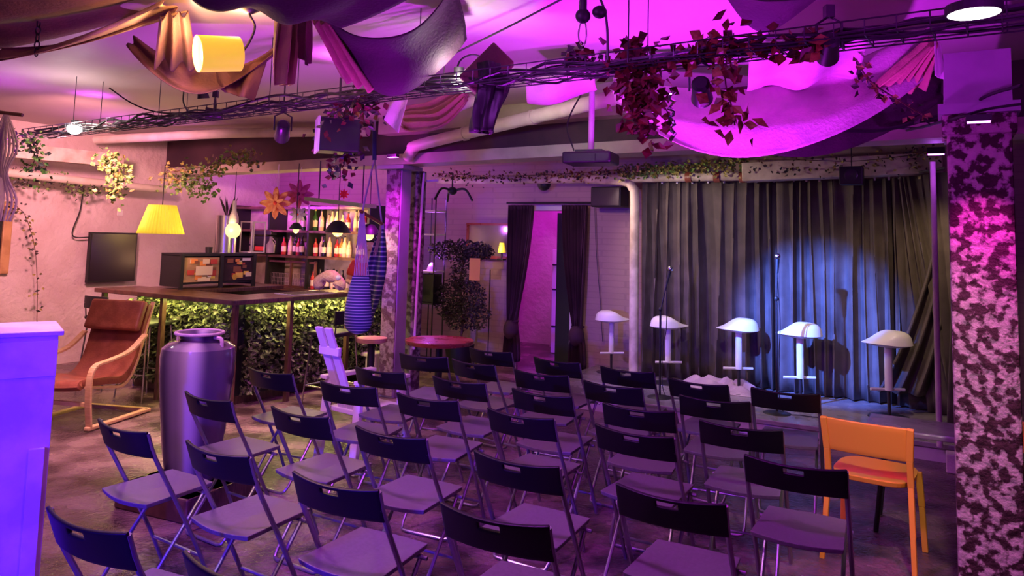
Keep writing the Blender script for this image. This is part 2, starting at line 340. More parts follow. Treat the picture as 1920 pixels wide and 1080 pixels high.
# stage platform
ST = .15; SP = [(-.1+1.3, T1), (1.3, .55), (5.22, .55), (5.22, T1)]
# stage front line measured through s~2.6..4.6
sf0 = st(onz(1200, 755, ST)); sf1 = st(onz(1540, 802, ST))
TS = (sf0[1]+sf1[1])/2
stg = thing('stage_platform', 'low dark lacquered stage platform under the white stools', 'stage', R(3.3, (TS+T1)/2, 0), RA)
c = MB(); c.box((0, 0, ST-.02), (3.96, T1-TS-.02, .04)); c.build('deck', M['stage'], stg, bevel=.006)
c = MB(); c.box((0, 0, (ST-.04)/2), (3.90, T1-TS-.08, ST-.04)); c.build('riser', M['stagef'], stg)
# ------------------------------------------------------------------ beams, pillars, pipes
def t_beam(s): return .08 - .085*s
def rowbeam(name, label, s0, s1, dt, z0, z1, wd, m_, cat='beam'):
    A = R(s0, t_beam(s0)+dt, (z0+z1)/2); B = R(s1, t_beam(s1)+dt, (z0+z1)/2); c = MB(); c.beam(A, B, wd, z1-z0); return tag(c.build(name, m_), label, cat)
bt = thing('ceiling_beam', 'long dark boxed ceiling beam with a cream bottom board crossing above the column', 'beam')
for z0, z1, wd, mm, nm in ((2.56, CEIL, .16, 'beam', 'web'), (2.45, 2.56, .30, 'beamb', 'bottom_board')):
    c = MB(); c.beam(R(S0, t_beam(S0), (z0+z1)/2), R(S1, t_beam(S1), (z0+z1)/2), wd, z1-z0); c.build(nm, M[mm], bt)
c = MB(); c.beam(R(-.1, t_beam(0)-.16, 2.86), R(3.2, t_beam(3.2)-.16, 2.86), .2, .18); c.build('upper_board', M['beamb'], bt)
cb = thing('cross_beam', 'short grey concrete cross beam resting on top of the blotchy pillar', 'beam')
c = MB(); rb(c, 5.13, 5.41, -2.10, -.50, 2.40, 2.66); c.build('body', M['steelp'], cb)
cc0 = at(749, 450, 7.98); cc0 = V((cc0.x, cc0.y, 0))-E1*.10+E2*.085
co = thing('steel_column', 'lavender painted steel column carrying the long beam, between bar and stage', 'column', cc0, RA)
c = MB(); c.box((0, 0, 1.22), (.20, .17, 2.44)); c.build('shaft', M['steelp'], co, bevel=.006)
c = MB(); c.box((-.005, -.09, 1.22), (.185, .012, 2.40)); c.build('painted_face', M['peel'], co)
c = MB(); c.box((0, 0, 2.425), (.36, .34, .04)); c.build('cap_plate', M['steelp'], co)
pr0 = at(776, 500, 8.35); c = MB(); c.box((0, 0, 1.21), (.15, .16, 2.42)); o = tag(c.build('masonry_pier', M['peel3'], None, bevel=.01), 'mottled peeling masonry pier directly behind the steel column', 'pillar'); o.location = (pr0.x, pr0.y, 0); o.rotation_euler = (0, 0, RA)
pl = thing('brick_pillar', 'square pillar with blotchy pink and dark red peeling plaster beside the orange chair', 'pillar', R(5.27, -1.97, 0), RA)
c = MB(); c.grid(lambda u, v: (0, 0, 0), 1, 1); c = MB()
c.box((0, 0, 1.17), (.27, .27, 2.34)); c.build('shaft', M['peel2'], pl, bevel=.015)
c = MB(); c.box((0, 0, 2.30), (.31, .31, .10)); c.build('capital', M['peel2'], pl, bevel=.01)
c = MB(); c.box((0, 0, 2.375), (.34, .34, .05)); c.build('cap_plate', M['steelp'], pl)
# white pole at the right stage end
c = MB(); c.tube([R(5.05, .60, .15), R(5.05, .60, 2.40)], .022, 10); tag(c.build('vertical_pole', M['pale'], None, True), 'slim pale vertical pole at the stage corner beside the blotchy pillar', 'pole')
c = MB(); c.box((0, 0, .07), (.14, .14, .14)); o = tag(c.build('pole_block', M['pale'], None, bevel=.008), 'small pale square block at the foot of the stage corner pole', 'block'); o.location = R(5.16, .50, 0); o.rotation_euler = (0, 0, RA)
# big pipes
wp = thing('ceiling_pipe', 'thick white pipe rising from the column towards the ceiling grid', 'pipe')
pa = [at(764, 296, 7.75), at(775, 280, 7.65), at(800, 268, 7.4), at(1165, 180, 5.45)]
c = MB(); c.tube(catm(pa, 5), .058, 14); c.build('tube', M['cream'], wp, True)
for k in (.25, .62): c = MB(); q = lerp(pa[2], pa[3], k); dq = (pa[3]-pa[2]).normalized(); c.tube([q-dq*.02, q+dq*.02], .066, 14); c.build('collar', M['cream'], wp, True)
c = MB(); c.tube([at(690, 247, 8.1), at(600, 247, 8.3), at(430, 250, 8.7), at(180, 262, 9.2)], .055, 14); tag(c.build('ceiling_pipe', M['cream'], None, True), 'long cream pipe running above the beam over the bar', 'pipe')
c = MB(); c.tube([ons(0, 322, S0+.45), ons(120, 336, S0+.45), ons(310, 356, S0+.45)], .05, 12); tag(c.build('ceiling_pipe', M['cream'], None, True), 'cream pipe hung with ivy along the top of the left wall', 'pipe')
c = MB(); c.beam(ons(0, 280, S0+.7), ons(225, 302, S0+.7), .16, .16); tag(c.build('timber_joist', M['creamd']), 'aged timber joist under the ceiling above the left wall pipe', 'joist')
# duct over the stage curtain + elbow pipe and post left of the curtain
TC = 2.12
def pc(u, v, t=TC-.12): return ont(u, v, t)
du = thing('heating_pipe', 'aged cream pipe with brown joints above the stage curtain, with an elbow by the doorway', 'pipe')
c = MB(); el = [pc(1188, 700), pc(1189, 500), pc(1190, 372), pc(1186, 352), pc(1170, 340), pc(1100, 336)]
c.tube(catm(el, 6), .055, 14); c.build('elbow_tube', M['creamd'], du, True)
c = MB(); c.tube([pc(820, 338), pc(1100, 336), pc(1400, 330)], .05, 14); c.build('main_tube', M['creamd'], du, True)
for u_ in (1292, 1345, 1393): c = MB(); q = pc(u_, 332); c.tube([q-E1*.035, q+E1*.035], .062, 14); c.build('joint', M['leather'], du, True)
c = MB(); c.beam(pc(1395, 324, TC-.2), pc(1768, 306, TC-.2), .22, .2); tag(c.build('duct_box', M['creamd'], None, bevel=.01), 'cream rectangular duct continuing above the right half of the stage curtain', 'duct')
# ------------------------------------------------------------------ stage curtain
def curtain(name, label, pts_top, pts_bot, n, amp, m_, seed, rows=14, flare=1.0, group=None, sub='panel'):
    rnd = random.Random(seed); ph = [rnd.uniform(0, 6.28) for _ in range(6)]; W = sum((V(pts_top[i+1])-V(pts_top[i])).length for i in range(len(pts_top)-1))
    def path(pts, u):
        k = u*(len(pts)-1); i = min(int(k), len(pts)-2); return V(pts[i]).lerp(V(pts[i+1]), k-i)
    nrm = (V(pts_top[-1])-V(pts_top[0])); nrm.z = 0; nrm.normalize(); nn = V((nrm.y, -nrm.x, 0)); mb = MB()
    def fn(u, v):
        p = path(pts_top, u).lerp(path(pts_bot, u), v); w_ = 2*PI*n*(u+.030*math.sin(11*u+ph[0])+.014*math.sin(23*u+ph[5])+.012*math.sin(v*3+ph[1]+u*12))
        a = amp*(.5+.6*v*flare)*(1+.45*math.sin(u*17+ph[2]))
        return p + nn*(a*(math.sin(w_)+.35*math.sin(2*w_+ph[3])+.3*math.sin(.37*w_+ph[4]+v*2))) + nrm*(amp*.5*math.cos(w_))
    mb.grid(fn, n*9, rows); o = mb.build(name, m_, None, True, solid=.006); return o
def CP(s, t, z): return R(s, t, z)
ztop = 2.40
sL = st(ont(1203, 350, TC))[0]; sM = st(ont(1455, 350, TC))[0]; sR = st(ont(1672, 340, TC))[0]; sE = st(ont(1772, 330, 1.7))[0]
cols = [('grey velvet stage curtain panel at the left, behind the three left stools', sL-.02, sM+.06, TC, TC+.05, 11, 11, .055),
        ('grey velvet stage curtain panel in the middle, washed by the blue light', sM-.02, sR+.04, TC+.02, TC, 10, 12, .05)]
for lab, a, b, ta, tb, n, sd, am in cols:
    r = thing('stage_curtain', lab, 'curtain', group='grey velvet stage curtains')
    o = curtain('panel', lab, [CP(a, ta, ztop), CP(b, tb, ztop)], [CP(a+.02, ta-.02, ST+.015), CP(b, tb-.02, ST+.015)], n, am, M['curtain'], sd); o.parent = r
    c = MB(); c.tube([CP(a, ta, ztop+.03), CP(b, tb, ztop+.03)], .014, 8); c.build('rail', M['steel'], r, True)
    for k in range(9): c = MB(); q = CP(lerp(a, b, (k+.5)/9), lerp(ta, tb, (k+.5)/9), ztop+.02); c.tube([q+V((0, 0, .035))+E2*0, q-V((0, 0, .04))], .012, 6); c.build('hook', M['white'], r)
r = thing('stage_curtain', 'dark velvet curtain at the right stage end, drawn aside in long sweeping folds', 'curtain', group='grey velvet stage curtains')
o = curtain('panel', '', [CP(sR, TC, ztop), CP(sE-.3, TC-.15, ztop), CP(sE+.02, 1.45, ztop)], [CP(sR+.02, TC-.02, ST+.015), CP(sR+.55, TC-.28, ST+.015), CP(sE+.02, 1.40, ST+.015)], 8, .05, M['curtain'], 5); o.parent = r
c = MB(); c.tube([CP(sR, TC, ztop+.03), CP(sE-.3, TC-.15, ztop+.03), CP(sE, 1.45, ztop+.03)], .014, 8); c.build('rail', M['steel'], r, True)
# sweeping fold in front of it
c = MB(); pa_ = ont(1768, 470, 1.80); pb_ = ont(1752, 560, 1.84); pc_ = ont(1722, 660, 1.86); pd_ = ont(1690, 738, 1.86)
path_ = catm([ont(1772, 360, 1.76), pa_, pb_, pc_, pd_], 8)
def sw(u, v):
    k = v*(len(path_)-1); i = min(int(k), len(path_)-2); p = path_[i].lerp(path_[i+1], k-i); return p + E1*(u-.5)*(.10+.30*v) - E2*(.05*math.sin(u*PI*5+v))*(.4+v)
c.grid(sw, 40, 24); c.build('swept_fold', M['curtain'], r, True, solid=.006)
# crumpled cloth pooled on the stage by the third stool
def heap(c, w_, d_, h_, seed, n=26):
    rnd = random.Random(seed); ph = [rnd.uniform(0, 6.28) for _ in range(8)]
    def fn(u, v):
        x, y = (u-.5), (v-.5); r2 = 1-min(1, (x*x+y*y)*4); z = h_*(max(r2, 0)**.6)*(.55+.25*math.sin(11*u+ph[0]+4*math.sin(7*v+ph[1]))+.25*math.sin(13*v+ph[2]+3*math.sin(9*u+ph[3])))
        return V(c)+E1*x*w_+E2*y*d_+V((0, 0, max(z, .003)))
    mb = MB(); mb.grid(fn, n, n); return mb
hp = heap(R(3.0, 1.83, ST), .9, .42, .16, 3); tag(hp.build('pooled_cloth', M['pale'], None, True, solid=.004), 'pale crumpled cloth pooled on the stage between the second and fourth stool', 'cloth')
# ------------------------------------------------------------------ door curtains (gathered, tied)
def tied(label, s_t0, s_t1, s_w, side, zt, group):
    r = thing('door_curtain', label, 'curtain', group=group)
    ztie = .62
    def fn(u, v):
        z = lerp(zt, .10, v); k = max(0, min(1, (zt-z)/(zt-ztie))); g = k**1.6
        if z < ztie: kk = (ztie-z)/(ztie-.1); wdt = lerp(.09, .2, math.sin(kk*PI*.6)); cen = s_w
        else: wdt = lerp(s_t1-s_t0, .09, g); cen = lerp((s_t0+s_t1)/2, s_w, g)
        w_ = u*2*PI*7; return R(cen+(u-.5)*wdt, 2.32-.05*math.sin(w_+z)-.03*math.sin(w_*2.3), z)
    mb = MB(); mb.grid(fn, 70, 30); mb.build('panel', M['curtaind'], r, True, solid=.006)
    mb = MB(); mb.tube([R(s_w+.075*math.cos(a), 2.32+.075*math.sin(a), ztie) for a in [2*PI*k/16 for k in range(16)]], .012, 6, closed=True); mb.build('tie_band', M['curtaind'], r, True)
    mb = MB(); mb.ell(R(s_w, 2.28, ztie-.11), (.10, .09, .13)); mb.build('knot', M['curtaind'], r, True)
sa = st(ont(956, 395, 2.32))[0]; sb_ = st(ont(1000, 395, 2.32))[0]; sc_ = st(ont(1056, 395, 2.32))[0]; sd_ = st(ont(1101, 395, 2.32))[0]
tied('plum doorway curtain tied back on the left of the purple doorway', sa, sb_, st(ont(960, 640, 2.32))[0], -1, 2.14, 'plum doorway curtains')
tied('plum doorway curtain tied back on the right of the purple doorway', sc_, sd_, st(ont(1083, 640, 2.32))[0], 1, 2.14, 'plum doorway curtains')
c = MB(); c.tube([R(sa-.05, 2.32, 2.17), R(sd_+.05, 2.32, 2.17)], .014, 8); tag(c.build('curtain_rod', M['dkmetal'], None, True), 'thin dark curtain rod above the doorway', 'rod')
# ------------------------------------------------------------------ white stools on the stage
def make_stool():
    r = thing('bar_stool', 'x', 'stool')
    c = MB()
    def top(u, v):
        a = u*2*PI; k = v; x = math.cos(a)*k; y = math.sin(a)*k
        g = min(1, max(0, (1.02-x)/1.15)); g = g*g*(3-2*g); e = (1-k**5)**.55 if k < 1 else 0
        ext = .045*max(0, x)**4
        return (x*.195+ext-.01, y*.17, .625+.012*k*max(0, x)+.115*e*(.16+.84*g))
    def under(u, v):
        a = u*2*PI; k = 1-v; x = math.cos(a)*k; y = math.sin(a)*k
        return (x*.195+.045*max(0, x)**4-.01, y*.17, .625+.012*k*max(0, x)-.028*(1-k**3))
    c.grid(top, 40, 14); c.grid(under, 40, 8)
    c.build('seat', M['white'], r, 2)
    c = MB(); c.tube([(0, 0, .60), (0, 0, .23)], .033, 14); c.build('column', M['white'], r, True)
    c = MB(); c.tube([(-.15, -.02, .235), (.15, -.02, .235)], .013, 8); c.build('foot_bar', M['white'], r, True)
    c = MB(); c.tube([(0, 0, .24), (0, 0, .02)], .015, 10); c.build('stem', M['dkmetal'], r, True)
    c = MB(); c.lathe([(.001, .022), (.06, .02), (.17, .008), (.175, 0)], 28); c.build('base', M['dkmetal'], r, True)
    return r
stool0 = make_stool()
ST_P = [(1147, 600, 9.0, 0, 'white-seated bar stool furthest left, in front of the pink brick wall', .2),
        (1253, 612, 8.4, 0, 'white bar stool beside the left microphone stand, second from the left', .1),
        (1385, 618, 8.0, 0, 'white bar stool in the middle of the stage behind pooled cloth', PI),
        (1500, 628, 7.5, 0, 'white bar stool standing in the brightest blue light', PI),
        (1665, 645, 7.0, 0, 'white bar stool furthest right, its pointed seat edge turned left', PI)]
for i, (u, v, dd_, _, lab, rz) in enumerate(ST_P):
    o = stool0 if i == 0 else copy_tree(stool0); P = at(u, v, dd_); o.location = (P.x, P.y, ST); o.rotation_euler = (0, 0, rz); tag(o, lab, 'stool', 'white bar stools on the stage')
    k = (P.z-ST)/.625; o.scale = (min(k*1.0, 1.05),)*2+(k,)
# microphone stands
def micstand(label, pb, pt_, head, boom=None):
    r = thing('microphone_stand', label, 'microphone stand', pb)
    pb = V(pb); q = V(pt_)-pb; c = MB(); c.tube([(0, 0, .02), (0, 0, q.z)], .011, 8); c.build('pole', M['black'], r, True)
    c = MB(); c.lathe([(.001, .025), (.05, .022), (.12, .006), (.125, 0)], 24); c.build('base', M['black'], r, True)
    h = V(head)-pb; c = MB(); c.tube([(0, 0, q.z-.02), h], .008, 8); c.build('boom', M['black'], r, True)
    dh = (h-V((0, 0, q.z))).normalized(); c = MB(); c.tube([h, h+dh*.13], [.012, .02], 10); hh = c.build('microphone', M['black'], r, True)
    c = MB(); c.ell(h+dh*.155, (.027, .027, .03)); c.build('grille', M['steel'], hh, True)
    c = MB(); c.ell((0, 0, q.z), (.02, .02, .025)); c.build('clutch', M['black'], r, True)
    c = MB(); c.tube(catm([h, (h.x*.5+.03, h.y, q.z-.2), (.03, .02, .5), (.04, 0, .05), (.2, -.1, .008), (.5, -.2, .008)], 6), .004, 6); c.build('cable', M['black'], r, True)
pz = onz(1237, 748, ST); pz = onz(1237, 745, ST); tp = at(1240, 580, pz.y); micstand('microphone stand with a raised boom beside the second stool', (pz.x, pz.y, ST), tp, at(1250, 532, pz.y))
pz = onz(1457, 775, ST); tp = at(1457, 560, pz.y); micstand('straight microphone stand between the third and fourth stool', (pz.x, pz.y, ST), tp, at(1457, 512, pz.y))
# ------------------------------------------------------------------ folding chairs
def make_chair():
    r = thing('folding_chair', 'x', 'chair'); W = .20
    # curved backrest with a grip slot
    c = MB()
    def bk(u, v):
        x = (u-.5)*.41; y = -.035*(1-(2*u-1)**2)+.0; z = .655+.125*v - .012*(1-(2*u-1)**2)*v
        return (x, y+.045*(1-v), z)
    c.grid(bk, 30, 10, skip=lambda u, v: .40 < u < .60 and .68 < v < .86)
    c.build('backrest', M['blackp'], r, True, solid=.014, bevel=.003)
    def hw(y):
        k = (y-.03)/.35
        return .188-.012*k
    c = MB(); P = []
    for k in range(11): a = k/10; P.append((lerp(-.188, .188, a), .03-.025*math.sin(a*PI)))
    for k in range(9): a = k/8; P.append((lerp(.17, -.17, a), .385+.018*math.sin(a*PI)))
    n = len(P); b0 = len(c.v)
    zt = lambda x, y: .452 + .010*((y-.03)/.35) - .006*(1-(x/.19)**2)
    for x, y in P: c.v.append(V((x, y, zt(x, y))))
    for x, y in P: c.v.append(V((x*.97, .2+(y-.2)*.97, zt(x, y)-.022)))
    c.v.append(V((0, .2, .446))); cc = len(c.v)-1
    for k in range(n): c.face((k, (k+1) % n, cc)); c.face(((k+1) % n, k, n+k, n+(k+1) % n))
    c.face([n+k for k in range(n)][::-1]); c.build('seat', M['seatp'], r, False, bevel=.004)
    for sx in (-1, 1):
        c = MB(); c.tube(catm([(sx*W, .006, .77), (sx*W, .05, .655), (sx*W, .16, .45), (sx*W, .30, .18), (sx*W, .375, .012)], 3), .0105, 8); c.build('leg', M['tube'], r, True)
    z = .14; c = MB(); c.tube([(-W, .32, z), (W, .32, z)], .008, 8); c.build('front_crossbar', M['tube'], r, True)
    rw = .165; pts = [(-rw, .345, .43), (-rw, .20, .24), (-rw, .055, .045), (-rw+.01, .03, .016), (-rw+.035, .022, .011), (rw-.035, .022, .011), (rw-.01, .03, .016), (rw, .055, .045), (rw, .20, .24), (rw, .345, .43)]
    c = MB(); c.tube(pts, .0095, 8); c.build('rear_leg_loop', M['tube'], r, True)
    c = MB(); c.tube([(-W, .335, .425), (W, .335, .425)], .008, 8); c.build('seat_rail', M['tube'], r, True)
    return r
chair0 = make_chair()
CH_L = dict(A=(182,782,279,812),B=(348,732,432,752),C=(347,823,470,857),D=(90,950,238,997),F=(508,760,617,782),G=(468,688,545,700),H=(603,714,702,725),I=(670,687,753,697),J=(548,883,712,918),K=(672,798,793,820),L=(747,736,855,750),M=(813,704,908,718),N=(847,671,928,685),O=(752,662,835,668),P=(882,651,957,660),Q=(915,763,1038,785),R=(962,727,1071,743),S=(966,692,1063,703),T=(1002,668,1085,680),U=(890,843,1048,875),V=(826,941,1031,985),W=(1115,793,1265,820),X=(1133,755,1262,770),Y=(1096,712,1202,727),Z=(1129,686,1223,697),AA=(1255,707,1363,722),AB=(1280,740,1400,752),AC=(1412,726,1533,738),AD=(1315,787,1463,805),AE=(1400,852,1583,880),AF=(1155,905,1362,945))
ROWS = ['PTZ', ['O', 'N', 'S', 'Y', 'AB'], 0]
ORD = ['first', 'second', 'third', 'fourth', 'fifth', 'sixth']
rows = [(['P', 'T', 'Z', 'AA', 'AC'], 'front row nearest the stage'), (['O', 'N', 'S', 'Y', 'AB'], 'second row from the stage'), (['I', 'M', 'R', 'X', 'AD'], 'third row from the stage'),
        (['G', 'H', 'L', 'Q', 'W', 'AE'], 'fourth row from the stage'), (['B', 'F', 'K', 'U', 'AF'], 'fifth row from the stage'), (['A', 'C', 'J', 'V'], 'sixth row from the stage')]
EXTRA = {'A': 'black folding chair right of the purple box, beside the foot of the vase', 'D': 'black folding chair at the bottom left corner, nearest the purple box', 'AE': 'black folding chair directly left of the standing orange chair',
         'B': 'black folding chair right in front of the tall striped vase', 'G': 'black folding chair at the left end of the fourth row, nearest the bar stools', 'P': 'black folding chair at the left end of the front row, near the doorway',
         'AC': 'black folding chair at the right end of the front row nearest the stage', 'H': 'black folding chair in front of the narrow white wooden chair', 'I': 'black folding chair directly in front of the steel column'}
lab_of = {}
for names, rn in rows:
    for i, k in enumerate(names): lab_of[k] = 'black folding chair, %s from left in the %s' % (ORD[i], rn)
lab_of.update(EXTRA); first = True
# measured spots -> floor position and heading
spots_ = []
for k, (a, b, c_, e) in CH_L.items():
    A = onz(a, b, .78); B = onz(c_, e, .78); mid = (A+B)/2; ang = math.atan2(B.y-A.y, B.x-A.x); ang = RA+(ang-RA)*.7; spots_.append((mid, ang, lab_of.get(k) or EXTRA.get(k)))
spots_.append((R(3.42, -4.86, 0), RA, 'black folding chair mostly cut off by the bottom edge, near the left corner'))
for mid, ang, lab in spots_:
    o = chair0 if first else copy_tree(chair0); first = False
    o.location = (mid.x, mid.y, 0); o.rotation_euler = (0, 0, ang); tag(o, lab, 'chair', 'black folding chairs set out in rows')
# ------------------------------------------------------------------ orange chairs
def make_orange():
    r = thing('orange_chair', 'x', 'chair'); wb = .205
    c = MB()
    def bk(u, v): return ((u-.5)*.40, -.02*(1-(2*u-1)**2)+.07*(1-v)*.45, .575+.175*v)
    c.grid(bk, 16, 6); c.build('backrest', M['orange'], r, True, solid=.016, bevel=.004)
    c = MB(); N = 40; P = []
    for k in range(N):
        a = 2*PI*k/N; ex = .45; x = math.copysign(abs(math.cos(a))**ex, math.cos(a))*.205; y = .245+math.copysign(abs(math.sin(a))**.7, math.sin(a))*.225; P.append((x, y))
    for x, y in P: c.v.append(V((x, y, .455)))
    for x, y in P: c.v.append(V((x*.96, .24+(y-.24)*.96, .425)))
    c.v.append(V((0, .24, .445)))
    for k in range(N): c.face((k, (k+1) % N, 2*N)); c.face(((k+1) % N, k, N+k, N+(k+1) % N))
    c.face([N+k for k in range(N)][::-1]); c.build('seat', M['orange'], r, False, bevel=.005)
    for sx in (-1, 1):
        c = MB(); pts = [(sx*.215, .0, .75), (sx*.205, .03, .58), (sx*.205, .055, .44), (sx*.215, .02, .2), (sx*.225, -.02, .0)]
        for i in range(len(pts)-1): c.beam(pts[i], V(pts[i+1])+(V(pts[i+1])-V(pts[i]))*.02, .034-.003*i, .03, up=V((0, 1, 0)))
        c.build('leg', M['orange'], r, False, bevel=.004)
        c = MB(); pts = [(sx*.195, .40, .44), (sx*.205, .42, .25), (sx*.215, .44, 0)]
        for i in range(2): c.beam(pts[i], pts[i+1], .034-.004*i, .028, up=V((0, 1, 0)))
        c.build('leg', M['orange'], r, False, bevel=.004)
    return r
oc = make_orange(); A = onz(1558, 785, .75); B = onz(1690, 800, .75); mid = (A+B)/2; oc.location = (mid.x, mid.y, 0); oc.rotation_euler = (0, 0, math.radians(-36))
tag(oc, 'orange plastic chair standing alone left of the blotchy pillar', 'chair', 'orange plastic chairs')
o2 = copy_tree(oc); p2 = onz(1930, 900, .45); o2.location = (p2.x+.05, p2.y, 0); o2.rotation_euler = (0, 0, math.radians(-60)); tag(o2, 'orange plastic chair mostly hidden right of the blotchy pillar', 'chair', 'orange plastic chairs')
# dark low table behind the orange chair
tb = thing('side_table', 'dark low table with a glossy purple-lit top behind the orange chair', 'table', R(5.0, -1.02, 0), RA)
c = MB(); c.box((0, 0, .60), (.66, .42, .035)); c.build('tabletop', M['stage'], tb, bevel=.01); M['stagek'] = M['stage']
for sx in (-1, 1):
    for sy in (-1, 1): c = MB(); c.tube([(sx*.22, sy*.13, .58), (sx*.28, sy*.17, 0)], .014, 8); c.build('leg', M['black'], tb, True)
# ------------------------------------------------------------------ foliage
def garland(name, label, pts, n, spread, L, mats, seed, drop=0, cat='garland', group=None, stem=.004):
    rnd = random.Random(seed); P = catm(pts, 6); r = thing(name, label, cat, P[0], 0, group); O = V(P[0]); c = MB(); c.tube([p-O for p in P], stem, 5)
    c.build('vine', M['darkwood'], r)
    c = MB()
    for k in range(n):
        f = rnd.random()*(len(P)-1); i = int(f); p = P[i].lerp(P[min(i+1, len(P)-1)], f-i)-O
        q = p + V((rnd.gauss(0, spread), rnd.gauss(0, spread), rnd.gauss(0, spread)-abs(rnd.gauss(0, drop)) if drop else rnd.gauss(0, spread)))
        d = V((rnd.uniform(-1, 1), rnd.uniform(-1, 1), rnd.uniform(-1, .4))); nn = V((rnd.uniform(-1, 1), -1, rnd.uniform(-.5, 1)))
        c.leaf(q, d, nn, L*rnd.uniform(.6, 1.2), L*.75*rnd.uniform(.7, 1.1), rnd.randrange(len(mats)))
    c.build('leaves', mats, r); return r
G = M['green']; GY = M['greeny']
garland('ivy_garland', 'bright green ivy cluster hanging from the joist at the upper left, above the yellow shade', [at(195, 292, 7.6), at(215, 300, 7.6), at(225, 330, 7.6), at(212, 360, 7.6)], 230, .055, .06, [G, GY, G], 1, .05)
garland('ivy_garland', 'bright green ivy trailing along the beam over the bar', [at(305, 325, 8.0), at(350, 318, 8.0), at(400, 308, 8.0), at(440, 290, 8.0), at(478, 283, 8.0)], 300, .05, .06, [G, GY], 2, .07)
garland('ivy_garland', 'lower ivy strand hanging below the beam left of the orange flower', [at(330, 335, 7.9), at(370, 345, 7.9), at(400, 350, 7.9)], 120, .05, .055, [G], 3, .05)
garland('ivy_garland', 'ivy trailing over the cream pipe along the left wall', [ons(15, 318, S0+.42), ons(60, 322, S0+.42), ons(130, 336, S0+.42), ons(190, 345, S0+.42)], 230, .04, .055, [G, M['dkleaf']], 4, .09)
garland('ivy_garland', 'ivy strand on the grid at the far left, near the white bulb', [at(10, 262, 6.4), at(45, 255, 6.4), at(70, 280, 6.4), at(60, 312, 6.4)], 140, .05, .05, [G, M['dkleaf']], 5, .06)
garland('ivy_garland', 'leafy vine with a yellow tuft hanging beside the framed picture', [ons(22, 362, S0+.3), ons(30, 385, S0+.3), ons(45, 400, S0+.3), ons(55, 425, S0+.3), ons(66, 470, S0+.3), ons(70, 540, S0+.3), ons(69, 612, S0+.3)], 70, .03, .05, [GY, M['dkleaf']], 6, .02)
garland('ivy_garland', 'ivy with dark leaves draped over the box speaker', [at(600, 225, 5.1), at(640, 210, 5.0), at(665, 235, 5.0), at(650, 285, 5.0), at(628, 298, 5.0)], 210, .05, .055, [M['dkleaf'], G, M['redleaf']], 7, .08)
garland('ivy_garland', 'reddish ivy bunch on the grid left of the dark swag cloth', [at(625, 205, 4.7), at(670, 190, 4.6), at(700, 180, 4.5)], 150, .05, .05, [M['redleaf'], M['dkleaf']], 8, .05)
tt = TC-.22
garland('ivy_garland', 'olive ivy lying along the heating pipe above the left half of the stage curtain', [ont(1165, 322, tt), ont(1220, 315, tt), ont(1300, 310, tt), ont(1400, 303, tt)], 620, .035, .05, [GY, GY, G], 9, .03)
garland('ivy_garland', 'dark dotted ivy running over the duct above the right half of the stage curtain', [ont(1400, 300, tt-.1), ont(1500, 300, tt-.1), ont(1600, 302, tt-.1), ont(1700, 292, tt-.1), ont(1755, 282, tt-.1)], 260, .06, .045, [M['dkleaf'], M['dkleaf'], GY], 10, .05)
garland('ivy_garland', 'reddish creeper along the pipe above the doorway', [ont(820, 325, tt), ont(930, 330, tt), ont(1050, 326, tt), ont(1165, 318, tt)], 420, .035, .045, [M['redleaf'], M['dkleaf'], GY], 11, .02)
garland('autumn_garland', 'large red leaf cluster hanging from the grid right of the projector', [at(1185, 80, 3.55), at(1195, 120, 3.5), at(1205, 170, 3.5), at(1210, 235, 3.5)], 300, .055, .07, [M['redleaf']], 12, .05)
garland('autumn_garland', 'red leaf garland lying along the grid', [at(1215, 108, 3.45), at(1290, 100, 3.3), at(1340, 72, 3.2), at(1400, 68, 3.15), at(1460, 72, 3.1), at(1560, 70, 2.9)], 150, .03, .075, [M['redleaf'], M['autumn']], 13, .02)
garland('autumn_garland', 'red and ochre leaf strand hanging furthest right below the grid', [at(1365, 95, 3.2), at(1360, 150, 3.2), at(1372, 200, 3.2), at(1378, 235, 3.2)], 75, .035, .07, [M['redleaf'], M['autumn'], M['autumn']], 14, .02)
garland('autumn_garland', 'small red leaf bunch on the grid below the carabiner', [at(1070, 110, 3.7), at(1085, 100, 3.7), at(1110, 115, 3.7)], 70, .03, .06, [M['redleaf'], M['dkleaf']], 15, .02)
garland('ivy_garland', 'thin leafy vine crossing the tan drape at the upper right', [at(1605, 110, 3.6), at(1630, 150, 3.6), at(1680, 185, 3.6), at(1730, 215, 3.6)], 60, .02, .045, [GY, M['dkleaf']], 16, .01)
# ------------------------------------------------------------------ cable tray
T_A = R(-5, 0, 0); ta = V((-4.35, 6.76, 2.5)); tz = V((1.79, 2.62, 2.5)); td = (tz-ta).normalized(); tb_ = tz+td*1.6
tr = thing('cable_tray', 'long wire cable tray full of black cables hanging across the room', 'cable tray')
px = V((td.y, -td.x, 0)).normalized(); Lt = (tb_-ta).length
c = MB()
for off, z in ((-.11, 0), (-.055, -.0), (0, 0), (.055, 0), (.11, 0), (-.11, .06), (.11, .06)): c.tube([ta+px*off+V((0, 0, z)), tb_+px*off+V((0, 0, z))], .0035, 5)
k = 0
while k < Lt:
    p = ta+td*k; c.tube([p-px*.11+V((0, 0, .06)), p-px*.11, p+px*.11, p+px*.11+V((0, 0, .06))], .003, 4); k += .11
c.build('wire_mesh', M['dkmetal'], tr)
rnd = random.Random(4)
for j in range(7):
    c = MB(); pts = []; o_ = rnd.uniform(-.08, .08)
    for i in range(34):
        f = i/33; pts.append(ta.lerp(tb_, f)+px*(o_+rnd.uniform(-.03, .03))+V((0, 0, .02+rnd.uniform(-.01, .05)-(.03 if rnd.random() < .15 else 0))))
    c.tube(catm(pts, 3), rnd.uniform(.006, .010), 6); tag(c.build('cable', M['black'], tr, True))
